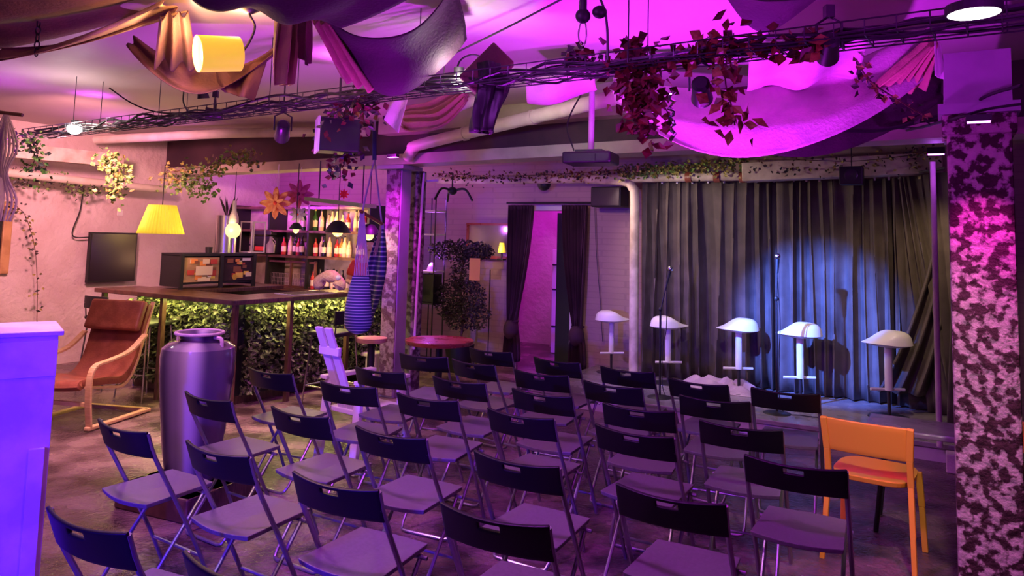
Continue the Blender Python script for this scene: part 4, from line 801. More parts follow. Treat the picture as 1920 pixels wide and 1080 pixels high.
# plush neck pillow on the bar corner
P0 = onz(617, 546, BZ); q_ = thing('neck_pillow', 'peach plush neck pillow lying on the bar near the hammock chair', 'pillow', (P0.x, P0.y, BZ), RA)
c = MB(); pts = []; rs = []
for k in range(17): a = lerp(-.35, PI+.45, k/16); pts.append((.145*math.cos(a), .0+.03*math.sin(a*2), .065+.115*math.sin(a)*.9)); rs.append(.055+.016*math.sin(k*.9))
c.tube(catm(pts, 3), [.062+.012*math.sin(k*.35) if 2 < k < 46 else .03+.008*min(k, 48-k) for k in range(49)], 14); c.build('cushion', M['fur'], q_, True)
mb = MB(); mb.ell((.155, -.03, .16), (.03, .03, .03)); mb.build('tassel', M['white'], q_, True)
P0 = onz(575, 552, BZ); q_ = thing('bar_mat', 'striped pinkish bar mat lying on the bar left of the plush pillow', 'mat', (P0.x-.05, P0.y+.12, BZ), math.radians(54)); c = MB(); c.box((0, 0, .004), (.55, .32, .008)); c.build('sheet', M['pale'], q_); c = MB(); [c.box((0, -.12+.06*k, .0095), (.54, .018, .003)) for k in range(5)]; c.build('rib', M['purcloth'], q_)
# glass drying rack, framed boxes on the inner bar
q_ = thing('bar_rack', 'reddish framed wire rack on the bar between cabinet and plush pillow', 'rack', R(-2.92, TB-.12, .918-.605), RA)
c = MB()
for x in (-.62, -.12, .35): c.box((x, 0, .80), (.03, .03, .38))
for z in (.62, .97): c.box((-.13, 0, z), (1.0, .03, .025))
c.build('frame', M['browncloth'], q_); c = MB(); k = -.6
while k < .34: c.tube([(k, 0, .62), (k, 0, .80)], .003, 4); k += .03
for z in (.68, .74, .80): c.tube([(-.62, 0, z), (.35, 0, z)], .003, 4)
c.build('wire_grid', M['steel'], q_)
# overhead metal rack, hanging lamps and flowers over the bar
p = R(-1.15, .05, 0); q_ = thing('overhead_rack', 'pale metal rack hanging above the bar, right of the paper flowers', 'rack', (0, 0, 0))
a_, b_ = at(588, 374, 8.0), at(690, 386, 7.7); c = MB(); c.beam(a_, b_, .30, .04); c.build('shelf', M['steel'], q_); c = MB()
for f in (.1, .9): c.tube([a_.lerp(b_, f), a_.lerp(b_, f)+V((0, 0, .42))], .008, 6)
c.build('hanger_rod', M['dkmetal'], q_)
def dome(label, u, v, d, r_, mm='black', bulbz=-.02, e=6):
    p = at(u, v, d); t = thing('dome_pendant', label, 'lamp', p); c = MB(); c.lathe([(.02, r_*.95), (r_*.45, r_*.85), (r_*.85, r_*.35), (r_, 0), (r_*.96, 0), (r_*.8, r_*.33), (r_*.4, r_*.8)], 24); c.build('shade', M[mm], t, True); c = MB(); c.ell((0, 0, bulbz+.01), (r_*.42, r_*.42, r_*.42)); c.build('bulb', M['bulb'], t, True); c = MB(); c.tube([(0, 0, r_*.9), (0, 0, 2.44-p.z)], .005, 5); c.build('cord', M['black'], t); pt(p+V((0, 0, -r_*.75)), (1, .75, .25), e, .03)
dome('small black dome pendant with a yellow bulb below the pink flower', 555, 430, 8.0, .075, e=3)
dome('wide black dome pendant over the bottles', 633, 437, 8.0, .14, bulbz=.01, e=5)
dome('black dome pendant half hidden behind the hammock chair', 692, 440, 7.95, .12, e=4)
p = at(437, 432, 7.6); t = thing('bulb_pendant', 'bare yellow globe bulb hanging in a clear bottle holder over the bar', 'lamp', p); c = MB(); c.ell((0, 0, 0), (.075, .075, .08)); c.build('bulb', M['bulb'], t, True); c = MB(); c.lathe([(.05, .07), (.045, .14), (.022, .20), (.02, .30), (.001, .30)], 18); c.build('holder', M['pale'], t, True); c = MB(); c.tube([(0, 0, .3), (0, 0, .60)], .004, 5); c.build('cord', M['black'], t); pt(p+V((0, -.14, 0)), (1, .72, .25), 7, .04)
def flower(label, u, v, d, r_, mm):
    p = at(u, v, d); t = thing('paper_flower', label, 'flower', p); c = MB(); tiltM = Matrix.Rotation(PI/2, 3, 'X')
    for ring, (n, L, z) in enumerate(((8, r_, 0), (6, r_*.62, .03))):
        for k in range(n):
            a = 2*PI*k/n+ring*.4; d2 = V((math.cos(a), math.sin(a), .25+ring*.5))
            def pf(u_, v_, a=a, L=L, z=z, ring=ring):
                rr_ = v_*L; wd = L*.42*math.sin(PI*min(1, v_*.92+.05))**.7; x = rr_; y = (u_-.5)*2*wd*.5; zz = z+(.25+.3*ring)*L*v_*(1-v_*.7)*.9+.12*abs(u_-.5)*L
                return tiltM @ V((x*math.cos(a)-y*math.sin(a), x*math.sin(a)+y*math.cos(a), zz))
            c.grid(pf, 5, 7)
    c.build('petals', M[mm], t, True, solid=.002); c = MB(); c.ell(tiltM @ V((0, 0, .03)), (r_*.14,)*3); c.build('centre', M['redpetal' if mm != 'flowerp' else 'redleaf'], t, True); c = MB(); c.tube([(0, .02, 0), (0, .02, 2.42-p.z)], .003, 5); c.build('string', M['white'], t)
flower('large orange paper flower hanging over the bar', 518, 381, 7.9, .17, 'flower')
flower('pink paper flower behind the orange one', 562, 364, 8.2, .16, 'flowerp')
flower('small red paper flower above the metal rack', 645, 364, 8.1, .055, 'redpetal')
flower('white patterned paper flower just below the pink flower', 560, 402, 8.25, .10, 'pale')
# ------------------------------------------------------------------ wall items left
def wallp(u, v, off=.03): return ons(u, v, S0+off)
pTL, pTR, pBL = wallp(172, 434), wallp(258, 438), wallp(160, 528); t = thing('television', 'dark flat screen hanging on the left wall below the yellow lampshade', 'television', (wallp(210, 482, .10)), RA)
w_ = (pTR-pTL).length*1.02; h_ = abs(pTL.z-pBL.z)
c = MB(); c.box((0, 0, 0), (.05, w_, h_)); c.build('case', M['black'], t, bevel=.006); c = MB(); c.box((.028, 0, 0), (.006, w_-.04, h_-.04)); c.build('screen', M['screen'], t); c = MB(); c.box((-.045, 0, .05), (.05, .2, .2)); c.build('bracket', M['dkmetal'], t)
t = thing('picture_frame', 'gilt framed dark picture at the left edge of the photo, on the left wall', 'picture', wallp(-12, 445, .05), RA)
a_, b_ = wallp(22, 370, .05), wallp(22, 505, .05); h_ = a_.z-b_.z; wd = .9
c = MB(); yo = (wallp(20, 445, .05)-wallp(-12, 445, .05)).dot(E2)
for y0, z0, dy, dz in ((yo-.05, 0, .10, h_), (yo-wd+.05, 0, .10, h_), (yo-wd/2, h_/2-.05, wd-.2, .10), (yo-wd/2, -h_/2+.05, wd-.2, .10)): c.box((0, y0, z0), (.05, dy, dz))
c.build('frame', M['gold'], t, bevel=.012); c = MB(); c.box((-.01, yo-wd/2, 0), (.02, wd-.16, h_-.16)); c.build('painting', M['screen'], t)
cable('thin black lamp arm and wire on the left wall beside the screen', [wallp(157, 352, .1), wallp(150, 395, .1), wallp(136, 441, .1), wallp(172, 445, .1)], .008)
c = MB(); c.box((0, 0, 0), (.02, .08, .08)); o = tag(c.build('wall_switch', M['white'], None, bevel=.005), 'small pale wall switch above the screen', 'switch'); o.location = wallp(225, 399, .012); o.rotation_euler = (0, 0, RA)
t = thing('macrame_hanging', 'pink knotted macrame hanging at the left edge of the photo', 'wall hanging', at(12, 215, 4.6)); c = MB(); zt_ = 0; H_ = at(12, 215, 4.6).z-at(12, 415, 4.6).z
for k in range(9): x = (k-4)*.009; c.tube(catm([(x*.3, 0, 0), (x*2.2, .01*math.sin(k), -H_*.3), (x, 0, -H_*.55), (x*3.0, 0, -H_*.8), (x*2.2, 0, -H_)], 5), .007, 5)
c.build('cords', M['pale'], t, True); c = MB(); c.ell((0, 0, -H_*.78), (.03, .03, .13)); c.build('body', M['redcloth'] if 0 else M['pale'], t, True); c = MB(); c.tube([(-.12, 0, .02), (.10, 0, .0)], .012, 6); c.build('rod', M['darkwood'], t)
# ------------------------------------------------------------------ purple box at the left
p0, p1, p2 = onz(0, 633, 1.2), onz(110, 628, 1.2), onz(55, 608, 1.2); ex = (p1-p0).normalized(); ey = V((-ex.y, ex.x, 0)); a_ = math.atan2(ex.y, ex.x)
t = thing('plywood_box', 'large whitewashed plywood box glowing blue violet at the left edge', 'box', (p1.x, p1.y, 0), a_)
c = MB(); c.box((-.6, .20, .60), (1.2, .40, 1.2)); c.build('body', M['boxp'], t, bevel=.004); c = MB(); c.box((-.6, .195, 1.21), (1.24, .43, .022)); c.build('lid', M['boxp'], t, bevel=.004); c = MB(); c.box((-.6, -.008, 1.10), (1.2, .016, .16)); c.build('front_rail', M['boxp'], t, bevel=.003); c = MB(); c.box((-.05, -.012, .36), (.06, .02, .70)); c.build('batten', M['boxp'], t, bevel=.003)
# ------------------------------------------------------------------ vase on low box
pv = onz(358, 893, .15); t = thing('floor_vase', 'tall glazed floor vase with vertical stripes and a flared magenta-lit rim', 'vase', (pv.x, pv.y, .14))
h_ = at(362, 622, pv.y).z-.14; k = h_/1.0; prof = [(.001, 0), (.145, 0), (.155, .04), (.18, .22), (.205, .48), (.222, .70), (.226, .84), (.218, .895), (.185, .925), (.13, .94), (.115, .955), (.12, .975), (.145, .993), (.14, 1.0), (.11, .985), (.09, .93), (.09, .8)]
prof2 = [(r_, z*k) for r_, z in prof]; c = MB(); c.lathe(prof2, 48); c.build('body', M['vase'], t, True); c = MB()
c.tube([(.143*math.cos(a), .143*math.sin(a), .995*k) for a in [2*PI*i/32 for i in range(32)]], .010, 8, closed=True); c.build('rim', M['pale'], t, True)
for a0 in (-.4, 2.7): c = MB(); c.tube(catm([V((math.cos(a0)*.125, math.sin(a0)*.125, .97*k)), V((math.cos(a0)*.18, math.sin(a0)*.18, .965*k)), V((math.cos(a0)*.19, math.sin(a0)*.19, .91*k))], 4), .012, 6); c.build('lug', M['pale'], t, True)
t = thing('low_crate', 'low dark wooden crate under the striped vase', 'crate', (pv.x, pv.y, 0), RA+.1); c = MB(); c.box((0, 0, .07), (.60, .60, .14)); c.build('body', M['darkwood'], t, bevel=.01); c = MB()
for y in (-.2, 0, .2): c.box((0, y, .137), (.6, .17, .006))
c.build('top_slat', M['darkwood'], t)
# ------------------------------------------------------------------ armchair
t = thing('armchair', 'brown leather armchair with bent birch frame standing left of the vase', 'armchair', (-3.72, 6.78, 0), math.radians(-11))
# local: faces -y towards the camera side ; x sideways
for sx in (-1, 1):
    X = sx*.32
    c = MB(); fr = catm([(X, .30, .03), (X, -.28, .03)], 2); c.beam((X, .42, .025), (X, -.36, .025), .055, .03); c.build('floor_runner', M['birch'], t, bevel=.008)
    pts = catm([(X, -.33, .03), (X, -.36, .25), (X, -.36, .45), (X, -.30, .535), (X, -.15, .555), (X, .10, .60), (X, .30, .72)], 5); c = MB()
    for i in range(len(pts)-1): c.beam(pts[i], pts[i+1]+(pts[i+1]-pts[i])*.1, .055, .022, up=V((0, -1, .3)))
    c.build('arm', M['birch'], t, bevel=.004)
    pts = catm([(X*.82, -.36, .36), (X*.82, -.1, .32), (X*.82, .12, .30), (X*.82, .26, .45), (X*.82, .36, .72), (X*.82, .46, 1.0)], 5); c = MB()
    for i in range(len(pts)-1): c.beam(pts[i], pts[i+1]+(pts[i+1]-pts[i])*.1, .04, .022, up=V((0, -1, .6)))
    c.build('seat_rail', M['birch'], t, bevel=.004)
c = MB(); c.beam((-.33, .40, .025), (.33, .40, .025), .05, .03); c.build('rear_crossbar', M['birch'], t)
c = MB(); c.beam((-.30, -.34, .22), (.30, -.34, .22), .04, .03); c.build('front_crossbar', M['birch'], t)
sp_ = catm([(0, -.42, .36), (0, -.36, .40), (0, -.1, .37), (0, .10, .36), (0, .24, .46), (0, .34, .72), (0, .42, .98)], 6)
def cush(u, v):
    k = v*(len(sp_)-1); i = min(int(k), len(sp_)-2); p = sp_[i].lerp(sp_[i+1], k-i); return V(((u-.5)*.54, p.y, p.z-.02*math.cos((u-.5)*PI*1.0)+.012*math.sin(v*22)*.4))
c = MB(); c.grid(cush, 16, 40); c.build('cushion', M['leather'], t, True, solid=.06, bevel=.012)
c = MB(); c.grid(lambda u, v: V(((u-.5)*.56, lerp(.305, .40, v)-.055+.0*u, lerp(.76, 1.02, v))), 12, 6); c.build('head_pillow', M['leather'], t, True, solid=.07, bevel=.02)
# ------------------------------------------------------------------ white narrow wooden chair
pw = at(635, 700, 5.55); t = thing('white_wooden_chair', 'narrow tall-backed white wooden chair behind the folding chairs, left of the column', 'chair', (pw.x, pw.y, 0), math.radians(-38)); W = .14
for x in (-.052, .052): c = MB(); c.beam((x, .10, .40), (x-.02, -.14, 1.03-.02*abs(x)*10), .075, .022, up=V((0, 1, .3))); c.build('back_slat', M['white'], t, bevel=.004)
c = MB(); c.box((-.01, -.08, .85), (.22, .03, .06)); c.build('back_rail', M['white'], t, bevel=.004); c = MB(); c.box((0, .28, .40), (.36, .42, .035)); c.build('seat', M['white'], t, bevel=.006)
for sx in (-1, 1):
    c = MB(); c.beam((sx*.17, .06, .62), (sx*.20, .0, 0), .07, .035, up=V((0, 1, 0))); c.build('leg', M['white'], t, bevel=.004); c = MB(); c.beam((sx*.17, .46, .60), (sx*.19, .50, 0), .07, .03, up=V((0, 1, 0))); c.build('leg', M['white'], t, bevel=.004)
    c = MB(); c.box((sx*.19, .26, .63), (.07, .50, .028)); c.build('armrest', M['white'], t, bevel=.006)
# ------------------------------------------------------------------ round tables
def rtable(label, P, r_, z, mm):
    t = thing('round_table', label, 'table', (P[0], P[1], 0)); c = MB(); c.lathe([(.001, z-.04), (r_*.97, z-.04), (r_, z-.02), (r_, z), (.001, z)], 48); c.build('tabletop', M[mm], t, True); c = MB(); c.lathe([(.04, .05), (.035, z-.04)], 14); c.build('pedestal', M['black'], t, True); c = MB(); c.lathe([(.001, .04), (.05, .04), (.24, .015), (.25, 0)], 24); c.build('base', M['black'], t, True)
pp = onz(824, 637, .66); rtable('round reddish wooden table in front of the potted tree', (pp.x, pp.y), .345, .66, 'redwood')
pp = at(697, 633, 7.4)  # added birch top, its colour standing in for the round table's orange-lit end
rtable('small stand-in for the orange-lit end of the round table, left of the steel column', (pp.x, pp.y), .15, pp.z, 'birch')
# cream storage bench left of column
pb = onz(680, 703, 0.05); t = thing('low_bench', 'low cream bench left of the column foot, behind the folding chairs', 'bench', (pb.x-.05, pb.y+.1, 0), RA); c = MB(); c.box((0, 0, .30), (.62, .26, .04)); c.build('seat', M['cream'], t, bevel=.006)
for sx in (-1, 1): c = MB(); c.box((sx*.24, 0, .14), (.14, .22, .28)); c.build('leg', M['cream'], t)
# ------------------------------------------------------------------ bar stools (black, metal)
def blackstool():
    r = thing('bar_stool', 'x', 'stool'); c = MB(); c.box((0, 0, .74), (.36, .34, .04)); c.build('seat', M['black'], r, bevel=.012)
    c = MB(); c.grid(lambda u, v: ((u-.5)*.36, -.17-.03*(1-(2*u-1)**2), .84+.13*v), 10, 4); c.build('backrest', M['black'], r, True, solid=.02, bevel=.004)
    for sx in (-1, 1):
        for sy in (-1, 1): c = MB(); c.tube([(sx*.15, sy*.14, .72), (sx*.20, sy*.19, 0)], .009, 6); c.build('leg', M['steel'], r, True)
        c = MB(); c.tube([(sx*.16, -.16, .72), (sx*.16, -.18, .90)], .008, 6); c.build('back_post', M['steel'], r, True)
    c = MB(); c.tube([(-.18, -.17, .25), (.18, -.17, .25), (.18, .17, .25), (-.18, .17, .25)], .007, 6, closed=True); c.build('foot_ring', M['steel'], r); return r
bs = blackstool(); f0 = True
for (u, v, d_, rz, lab) in ((628, 580, 7.35, math.radians(60), 'black bar stool at the bar, just left of the hammock chair'), (282, 575, 7.75, math.radians(-25), 'black bar stool behind the armchair at the left end of the bar'), (208, 563, 8.2, math.radians(-25), 'black bar stool furthest left at the bar, beside the left wall')):
    o = bs if f0 else copy_tree(bs); f0 = False; P = at(u, v, d_); o.location = (P.x, P.y, 0); o.rotation_euler = (0, 0, rz); tag(o, lab, 'stool', 'black bar stools at the bar')
# ------------------------------------------------------------------ hammock chair
hp_ = at(702, 245, 6.9); t = thing('hammock_chair', 'blue and white striped hammock chair hanging left of the steel column', 'hammock chair', hp_)
def L_(u, v, d_): return at(u, v, d_)-hp_
c = MB(); c.tube([(0, 0, 0), (0, 0, CEIL-hp_.z)], .012, 8); c.build('rope', M['pale'], t, True)
c = MB(); c.tube([(0, 0, .0), L_(702, 300, 6.9)], .020, 8); c.build('knot', M['hammock'], t, True)
kn = L_(702, 298, 6.9); l_, r2 = L_(679, 398, 6.75), L_(716, 420, 7.1); c = MB(); [c.tube([kn, q], .009, 6) for q in (l_, r2)]; c.build('cord', M['pale'], t, True)
c = MB(); c.tube([l_+(l_-r2)*.08, r2+(r2-l_)*.08], .016, 8); c.build('spreader_bar', M['redwood'], t, True)
def strands(bot0, bot1, top, n):
    c = MB()
    for k in range(n): c.tube([top+(V(bot1)-V(bot0))*((k/(n-1)-.5)*.25), V(bot0).lerp(V(bot1), k/(n-1))], .005, 5)
    return c
a0, a1 = L_(664, 517, 6.7), L_(691, 517, 6.7); strands(a0, a1, l_, 9).build('suspension_cords', M['pale'], t, True)
def hm(u, v):
    kk = math.sin(PI*(u-.5)); z0 = a0.lerp(a1, .5); W_ = lerp(.14, .235, math.sin(v*PI*.62)); H_ = L_(680, 625, 6.7).z-a0.z
    wv = W_*(1 if v < .8 else math.sqrt(max(0, 1-((v-.8)/.2)**2))*.8+.2); a = lerp(-1.2, 1.2, u); return z0+V((math.sin(a)*wv*.55, -.12*math.cos(a)*math.sin(v*PI*.8)-.02, H_*v))
c = MB(); c.grid(hm, 24, 30); c.build('fabric', M['hammock'], t, True, solid=.006)
b0, b1 = L_(702, 470, 7.1), L_(722, 470, 7.1); strands(L_(700, 480, 7.1), L_(722, 470, 7.1), r2, 8).build('suspension_cords', M['pale'], t, True)
pth = catm([L_(716, 430, 7.1), L_(708, 490, 7.05), L_(700, 550, 6.95), L_(694, 605, 6.8)], 6)
def hm2(u, v):
    k = v*(len(pth)-1); i = min(int(k), len(pth)-2); p = pth[i].lerp(pth[i+1], k-i); W_ = .05+.13*math.sin(PI*min(1, v*1.1)); return p+V(((u-.5)*W_, .05*math.sin(u*PI*2), 0))
c = MB(); c.grid(hm2, 14, 30); c.build('back_fabric', M['hammock'], t, True, solid=.006)
# ------------------------------------------------------------------ person behind the bar
pp = at(688, 600, 9.5); t = thing('person', 'person in a red T-shirt standing behind the bar, face hidden by the hammock cords', 'person', (pp.x, pp.y, 0), math.radians(8)); t.scale = (.95, .95, .95)
verts = [(0, 0, .95), (0, 0, 1.10), (0, 0, 1.30), (0, 0, 1.42), (0, -.015, 1.50), (0, -.02, 1.56), (0, -.03, 1.64), (0, -.02, 1.70),
         (.09, 0, .90), (.10, 0, .50), (.10, .02, .08), (.10, -.12, .03), (-.09, 0, .90), (-.10, 0, .50), (-.10, .02, .08), (-.10, -.12, .03),
         (.18, 0, 1.40), (.24, -.05, 1.16), (.20, -.26, 1.17), (-.18, 0, 1.40), (-.26, -.06, 1.17), (-.20, -.27, 1.17)]
edges = [(0, 1), (1, 2), (2, 3), (3, 4), (4, 5), (5, 6), (6, 7), (0, 8), (8, 9), (9, 10), (10, 11), (0, 12), (12, 13), (13, 14), (14, 15), (3, 16), (16, 17), (17, 18), (3, 19), (19, 20), (20, 21)]
rad = [(.14, .10), (.13, .09), (.16, .10), (.13, .08), (.055, .055), (.075, .08), (.078, .092), (.06, .07), (.08, .08), (.055, .055), (.04, .04), (.04, .03), (.08, .08), (.055, .055), (.04, .04), (.04, .03), (.055, .055), (.042, .042), (.03, .03), (.055, .055), (.042, .042), (.03, .03)]
def skin(name, verts, edges, rad, mm, par, root=0, sub=2):
    me = bpy.data.meshes.new(name); me.from_pydata(verts, edges, []); o = bpy.data.objects.new(name, me); COL.objects.link(o); o.parent = par; me.materials.append(mm)
    md = o.modifiers.new('skin', 'SKIN'); md.use_smooth_shade = True
    for i, r_ in enumerate(rad): me.skin_vertices[0].data[i].radius = r_ if isinstance(r_, tuple) else (r_, r_)
    me.skin_vertices[0].data[root].use_root = True; s2 = o.modifiers.new('sub', 'SUBSURF'); s2.levels = sub; s2.render_levels = sub; return o
# hands as extra connected chains on the same body
def addhand(wi, base, sgn):
    global verts, edges, rad
    n = len(verts); d = V((-.12*sgn, -1, -.05)).normalized(); px_ = V((1, -.1*sgn, 0)).normalized(); palm = V(base)+d*.06
    verts.append(tuple(palm)); rad.append((.035, .018)); edges.append((wi, n))
    for j, L in enumerate((.07, .08, .075, .058)):
        q = palm+px_*(j-1.5)*.022+d*.035; b = len(verts); verts += [tuple(q), tuple(q+d*L*.5+V((0, 0, .006))), tuple(q+d*L-V((0, 0, .012)))]; rad += [.0095, .009, .008]; edges += [(n, b), (b, b+1), (b+1, b+2)]
    b = len(verts); q = palm-px_*.035*sgn-d*.02; verts += [tuple(q), tuple(q+d*.035-px_*.02*sgn)]; rad += [.011, .009]; edges += [(n, b), (b, b+1)]
addhand(18, verts[18], 1); addhand(21, verts[21], -1)
skin('body', verts, edges, rad, M['skin'], t)
skin('t_shirt', [(0, 0, .98), (0, 0, 1.12), (0, 0, 1.30), (0, 0, 1.43), (.18, 0, 1.40), (.235, -.04, 1.22), (-.18, 0, 1.40), (-.25, -.05, 1.23)], [(0, 1), (1, 2), (2, 3), (3, 4), (4, 5), (3, 6), (6, 7)], [(.165, .125), (.16, .12), (.185, .13), (.11, .10), (.08, .08), (.068, .068), (.08, .08), (.068, .068)], M['redcloth'], t)
skin('trousers', [(0, 0, .98), (.09, 0, .88), (.10, 0, .50), (.10, .02, .10), (-.09, 0, .88), (-.10, 0, .50), (-.10, .02, .10)], [(0, 1), (1, 2), (2, 3), (0, 4), (4, 5), (5, 6)], [(.15, .12), (.10, .10), (.075, .075), (.06, .06), (.10, .10), (.075, .075), (.06, .06)], M['denim'], t)
c = MB(); c.grid(lambda u, v: (lambda a, b: (.088*math.cos(a)*math.cos(b), .01+.105*math.sin(a)*math.cos(b), 1.655+.105*math.sin(b)))(lerp(-.25, PI+.25, u), lerp(-.65, PI/2, v)), 24, 12); c.grid(lambda u, v: (lambda a, b: (.088*math.cos(a)*math.cos(b), .01+.105*math.sin(a)*math.cos(b), 1.655+.105*math.sin(b)))(lerp(PI, 2*PI, u), lerp(.55, PI/2, v)), 20, 6); c.build('hair', M['hair'], t, True, solid=.012)
c = MB(); c.ell((0, -.115, 1.615), (.013, .016, .022)); c.build('nose', M['skin'], t, True)
for sx in (-1, 1):
    c = MB(); c.ell((sx*.032, -.098, 1.642), (.013, .008, .008)); c.build('eye', M['white'], t, True); c = MB(); c.ell((sx*.082, -.02, 1.62), (.01, .018, .028)); c.build('ear', M['skin'], t, True)
c = MB(); c.ell((0, -.105, 1.585), (.022, .008, .006)); c.build('mouth', M['redwood'], t, True)
# ------------------------------------------------------------------ corner shelf, tree, mirror wall right of the column
q_ = thing('corner_shelf', 'narrow dark corner shelf with violet-lit boards right of the steel column', 'shelf', ont(806, 600, 1.55)*1, RA); q_.location.z = 0
for z in (1.25, 1.72, 2.02, .85): c = MB(); c.box((0, 0, z), (.24, .24, .02)); c.build('board', M['white'] if z > 1.2 else M['black'], q_)
for sx in (-1, 1):
    for sy in (-1, 1): c = MB(); c.box((sx*.115, sy*.115, 1.1), (.012, .012, 2.2)); c.build('post', M['black'], q_)
L0 = V(q_.location)
for z, lab in ((1.26, 'lower'), (1.73, 'middle'), (2.03, 'top')): pt(L0+E1*.0-E2*.04+V((0, 0, z+.10)), (.45, .10, 1), 5, .02)
q_ = thing('table_lantern', 'small violet lantern on the corner shelf, lowest lit board', 'lantern', L0+V((0, 0, 1.26)), RA); c = MB(); c.lathe([(.07, 0), (.055, .05), (.02, .10), (.001, .11)], 14); c.build('shade', M['pale'], q_, True)
q_ = thing('black_speaker', 'black upright speaker box standing on the corner shelf below the lantern', 'speaker', L0+V((0, 0, .86)), RA); c = MB(); c.box((0, 0, .18), (.2, .2, .36)); c.build('cabinet', M['black'], q_, bevel=.01); c = MB(); c.lathe([(.001, 0), (.06, 0)], 16, (0, -.101, .14), M3=Matrix.Rotation(PI/2, 3, 'X')); c.build('driver', M['dkmetal'], q_)
P0 = ont(862, 640, 1.75); q_ = thing('potted_tree', 'dark bushy potted tree in front of the brick wall, right of the column', 'potted plant', (P0.x, P0.y, 0))
c = MB(); c.lathe([(.001, 0), (.14, 0), (.19, .34), (.17, .34), (.16, .30), (.001, .30)], 24); c.build('pot', M['black'], q_, True); c = MB(); zt = at(870, 470, P0.y).z; c.tube(catm([(0, 0, .28), (.03, 0, .7), (-.02, .02, 1.1), (.03, 0, zt-.05)], 5), .018, 7); c.tube([(.0, 0, .9), (-.12, .02, 1.25)], .012, 6); c.tube([(.02, 0, 1.0), (.16, .0, 1.3)], .012, 6); c.build('trunk', M['darkwood'], q_, True)
rnd = random.Random(12); c = MB()
for cx, cz, rx, rz_, n in ((-.02, zt, .42, .13, 900), (.16, zt-.02, .25, .1, 350), (.0, zt-.28, .14, .2, 300), (-.02, zt-.62, .34, .28, 1100), (.08, .72, .30, .22, 600)):
    for k in range(n):
        a = rnd.uniform(0, 2*PI); rr_ = rnd.random()**.5; p = V((cx+rx*rr_*math.cos(a), rx*.5*rnd.uniform(-1, 1)*.8, cz+rz_*rr_*math.sin(a))); c.leaf(p, V((rnd.uniform(-1, 1), rnd.uniform(-1, 1), rnd.uniform(-.8, .8))), V((rnd.uniform(-1, 1), -1, rnd.uniform(-1, 1))), .05, .024)
c.build('foliage', M['dkleaf'], q_)
# framed mirror on the back wall
A_, B_ = ont(878, 420, 2.46), ont(962, 484, 2.46); mm_ = (A_+B_)/2; w_, h_ = (B_-A_).dot(E1), A_.z-B_.z; q_ = thing('wall_mirror', 'wide framed mirror on the brick wall left of the doorway', 'mirror', mm_, RA)
c = MB(); [c.box(x, y) for x, y in (((0, 0, h_/2), (w_+.04, .04, .03)), ((0, 0, -h_/2), (w_+.04, .06, .035)), ((-w_/2, 0, 0), (.03, .04, h_)), ((w_/2, 0, 0), (.03, .04, h_)))]; c.build('frame', M['redwood'], q_); c = MB(); c.box((0, .01, 0), (w_, .012, h_)); c.build('glass', M['mirror'], q_)
P_ = ont(941, 465, 2.33); q_ = thing('wall_lamp', 'small glowing yellow lamp in front of the mirror beside the doorway curtain', 'lamp', P_, RA); c = MB(); c.lathe([(.03, .07), (.055, -.06), (.05, -.06), (.025, .07)], 18); c.build('shade', M['yellow'], q_, True); c = MB(); c.tube([(0, 0, -.03), (0, 0, -.14)], .01, 8); c.build('stem', M['black'], q_, True); c = MB(); c.box((0, .0, -.15), (.09, .09, .02)); c.build('foot', M['black'], q_); pt(P_-E2*.12, (1, .65, .25), 3.5, .03)
P_ = ont(890, 505, 1.42); q_ = thing('paper_sign', 'plain orange paper sheet pinned in the potted tree below the mirror', 'paper', P_, RA); c = MB(); c.box((0, 0, 0), (.155, .004, .27)); c.build('sheet', M['paper'], q_); c = MB(); c.tube([(0, .004, .12), (-.04, .30, .16)], .003, 5); c.build('string', M['black'], q_)
q_ = thing('wall_panel', 'low brick-textured board panel under the mirror, beside the tree', 'panel', ont(935, 580, 2.42)*1, RA); q_.location.z = 0; c = MB(); c.box((0, 0, .64), (.60, .06, 1.28)); c.build('board', M['brickw'], q_); c = MB(); c.box((-.13, -.032, .64), (.012, .006, 1.26)); c.build('seam', M['black'], q_)
c = MB(); pts = [ont(793, 350, .30), ont(776, 655, .30)]; c.tube(catm([ont(822, 338, .45), ont(800, 340, .38), pts[0], pts[1]], 6), .014, 8); tag(c.build('conduit_pipe', M['white'], None, True), 'slim white conduit running down beside the steel column', 'pipe')
P_ = ont(848, 358, 1.2); q_ = thing('ceiling_fan', 'black ceiling-hung fixture with drooping arms left of the doorway', 'fixture', P_, RA); c = MB(); c.ell((0, 0, 0), (.06, .06, .05)); c.build('hub', M['black'], q_, True)
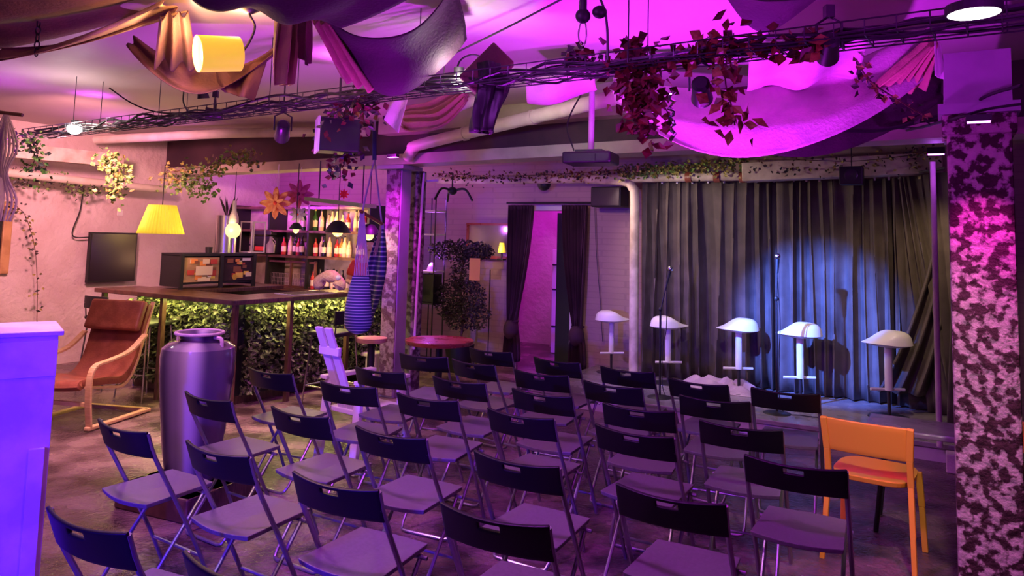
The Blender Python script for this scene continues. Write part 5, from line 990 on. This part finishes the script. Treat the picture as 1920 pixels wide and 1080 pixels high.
for a in (.3, 2.4, 4.4): c = MB(); c.tube(catm([(0, 0, 0), (.16*math.cos(a), .16*math.sin(a), .02), (.26*math.cos(a), .26*math.sin(a), -.12)], 4), [.015]*9, 6); c.build('arm', M['black'], q_, True)
c = MB(); c.tube([(0, 0, .03), (0, 0, .22)], .01, 6); c.build('drop_rod', M['black'], q_)
P_ = ont(1020, 345, 2.2); q_ = thing('round_speaker', 'small round black speaker under the pipe above the doorway', 'speaker', P_, RA); c = MB(); c.ell((0, 0, 0), (.09, .08, .09)); c.build('body', M['black'], q_, True); c = MB(); c.tube([(0, 0, .08), (0, 0, .16)], .01, 6); c.build('stem', M['black'], q_)
# magenta uplight by the column head and pillar head
p = at(737, 292, 7.6); q_ = thing('magenta_uplight', 'small magenta glowing lamp at the head of the steel column', 'lamp', p, RA); c = MB(); c.box((0, 0, 0), (.12, .05, .03)); c.build('housing', M['black'], q_); c = MB(); c.box((0, -.0, -.017), (.11, .04, .004)); c.build('lens', M['bulbm'], q_); spot(p+V((-.02, -.05, -.03)), R(-.03, -.2, 1.2), (.85, .02, 1), 110, 100, 1, .02); pt(p+V((-.05, -.12, -.02)), (.85, .02, 1), 5, .02)
p = at(1835, 222, 3.35); q_ = thing('magenta_uplight', 'magenta glowing lamp on top of the blotchy pillar', 'lamp', p, RA); c = MB(); c.box((0, 0, 0), (.10, .05, .03)); c.build('housing', M['black'], q_); c = MB(); c.box((0, 0, -.017), (.09, .04, .004)); c.build('lens', M['bulbm'], q_); spot(p+V((0, -.02, -.02)), R(5.27, -2.12, 1.3), (1, .05, .70), 120, 60, 1, .02)
p = ont(1755, 283, .3); q_ = thing('violet_spotlight', 'small violet glowing spotlight at the stage corner pole head', 'spotlight', p, RA); c = MB(); c.box((0, 0, 0), (.12, .08, .05)); c.build('housing', M['black'], q_); c = MB(); c.box((0, 0, -.027), (.11, .07, .004)); c.build('lens', M['bulbm'], q_); pt(p+V((0, 0, -.1)), (.55, .10, 1), 4, .02)
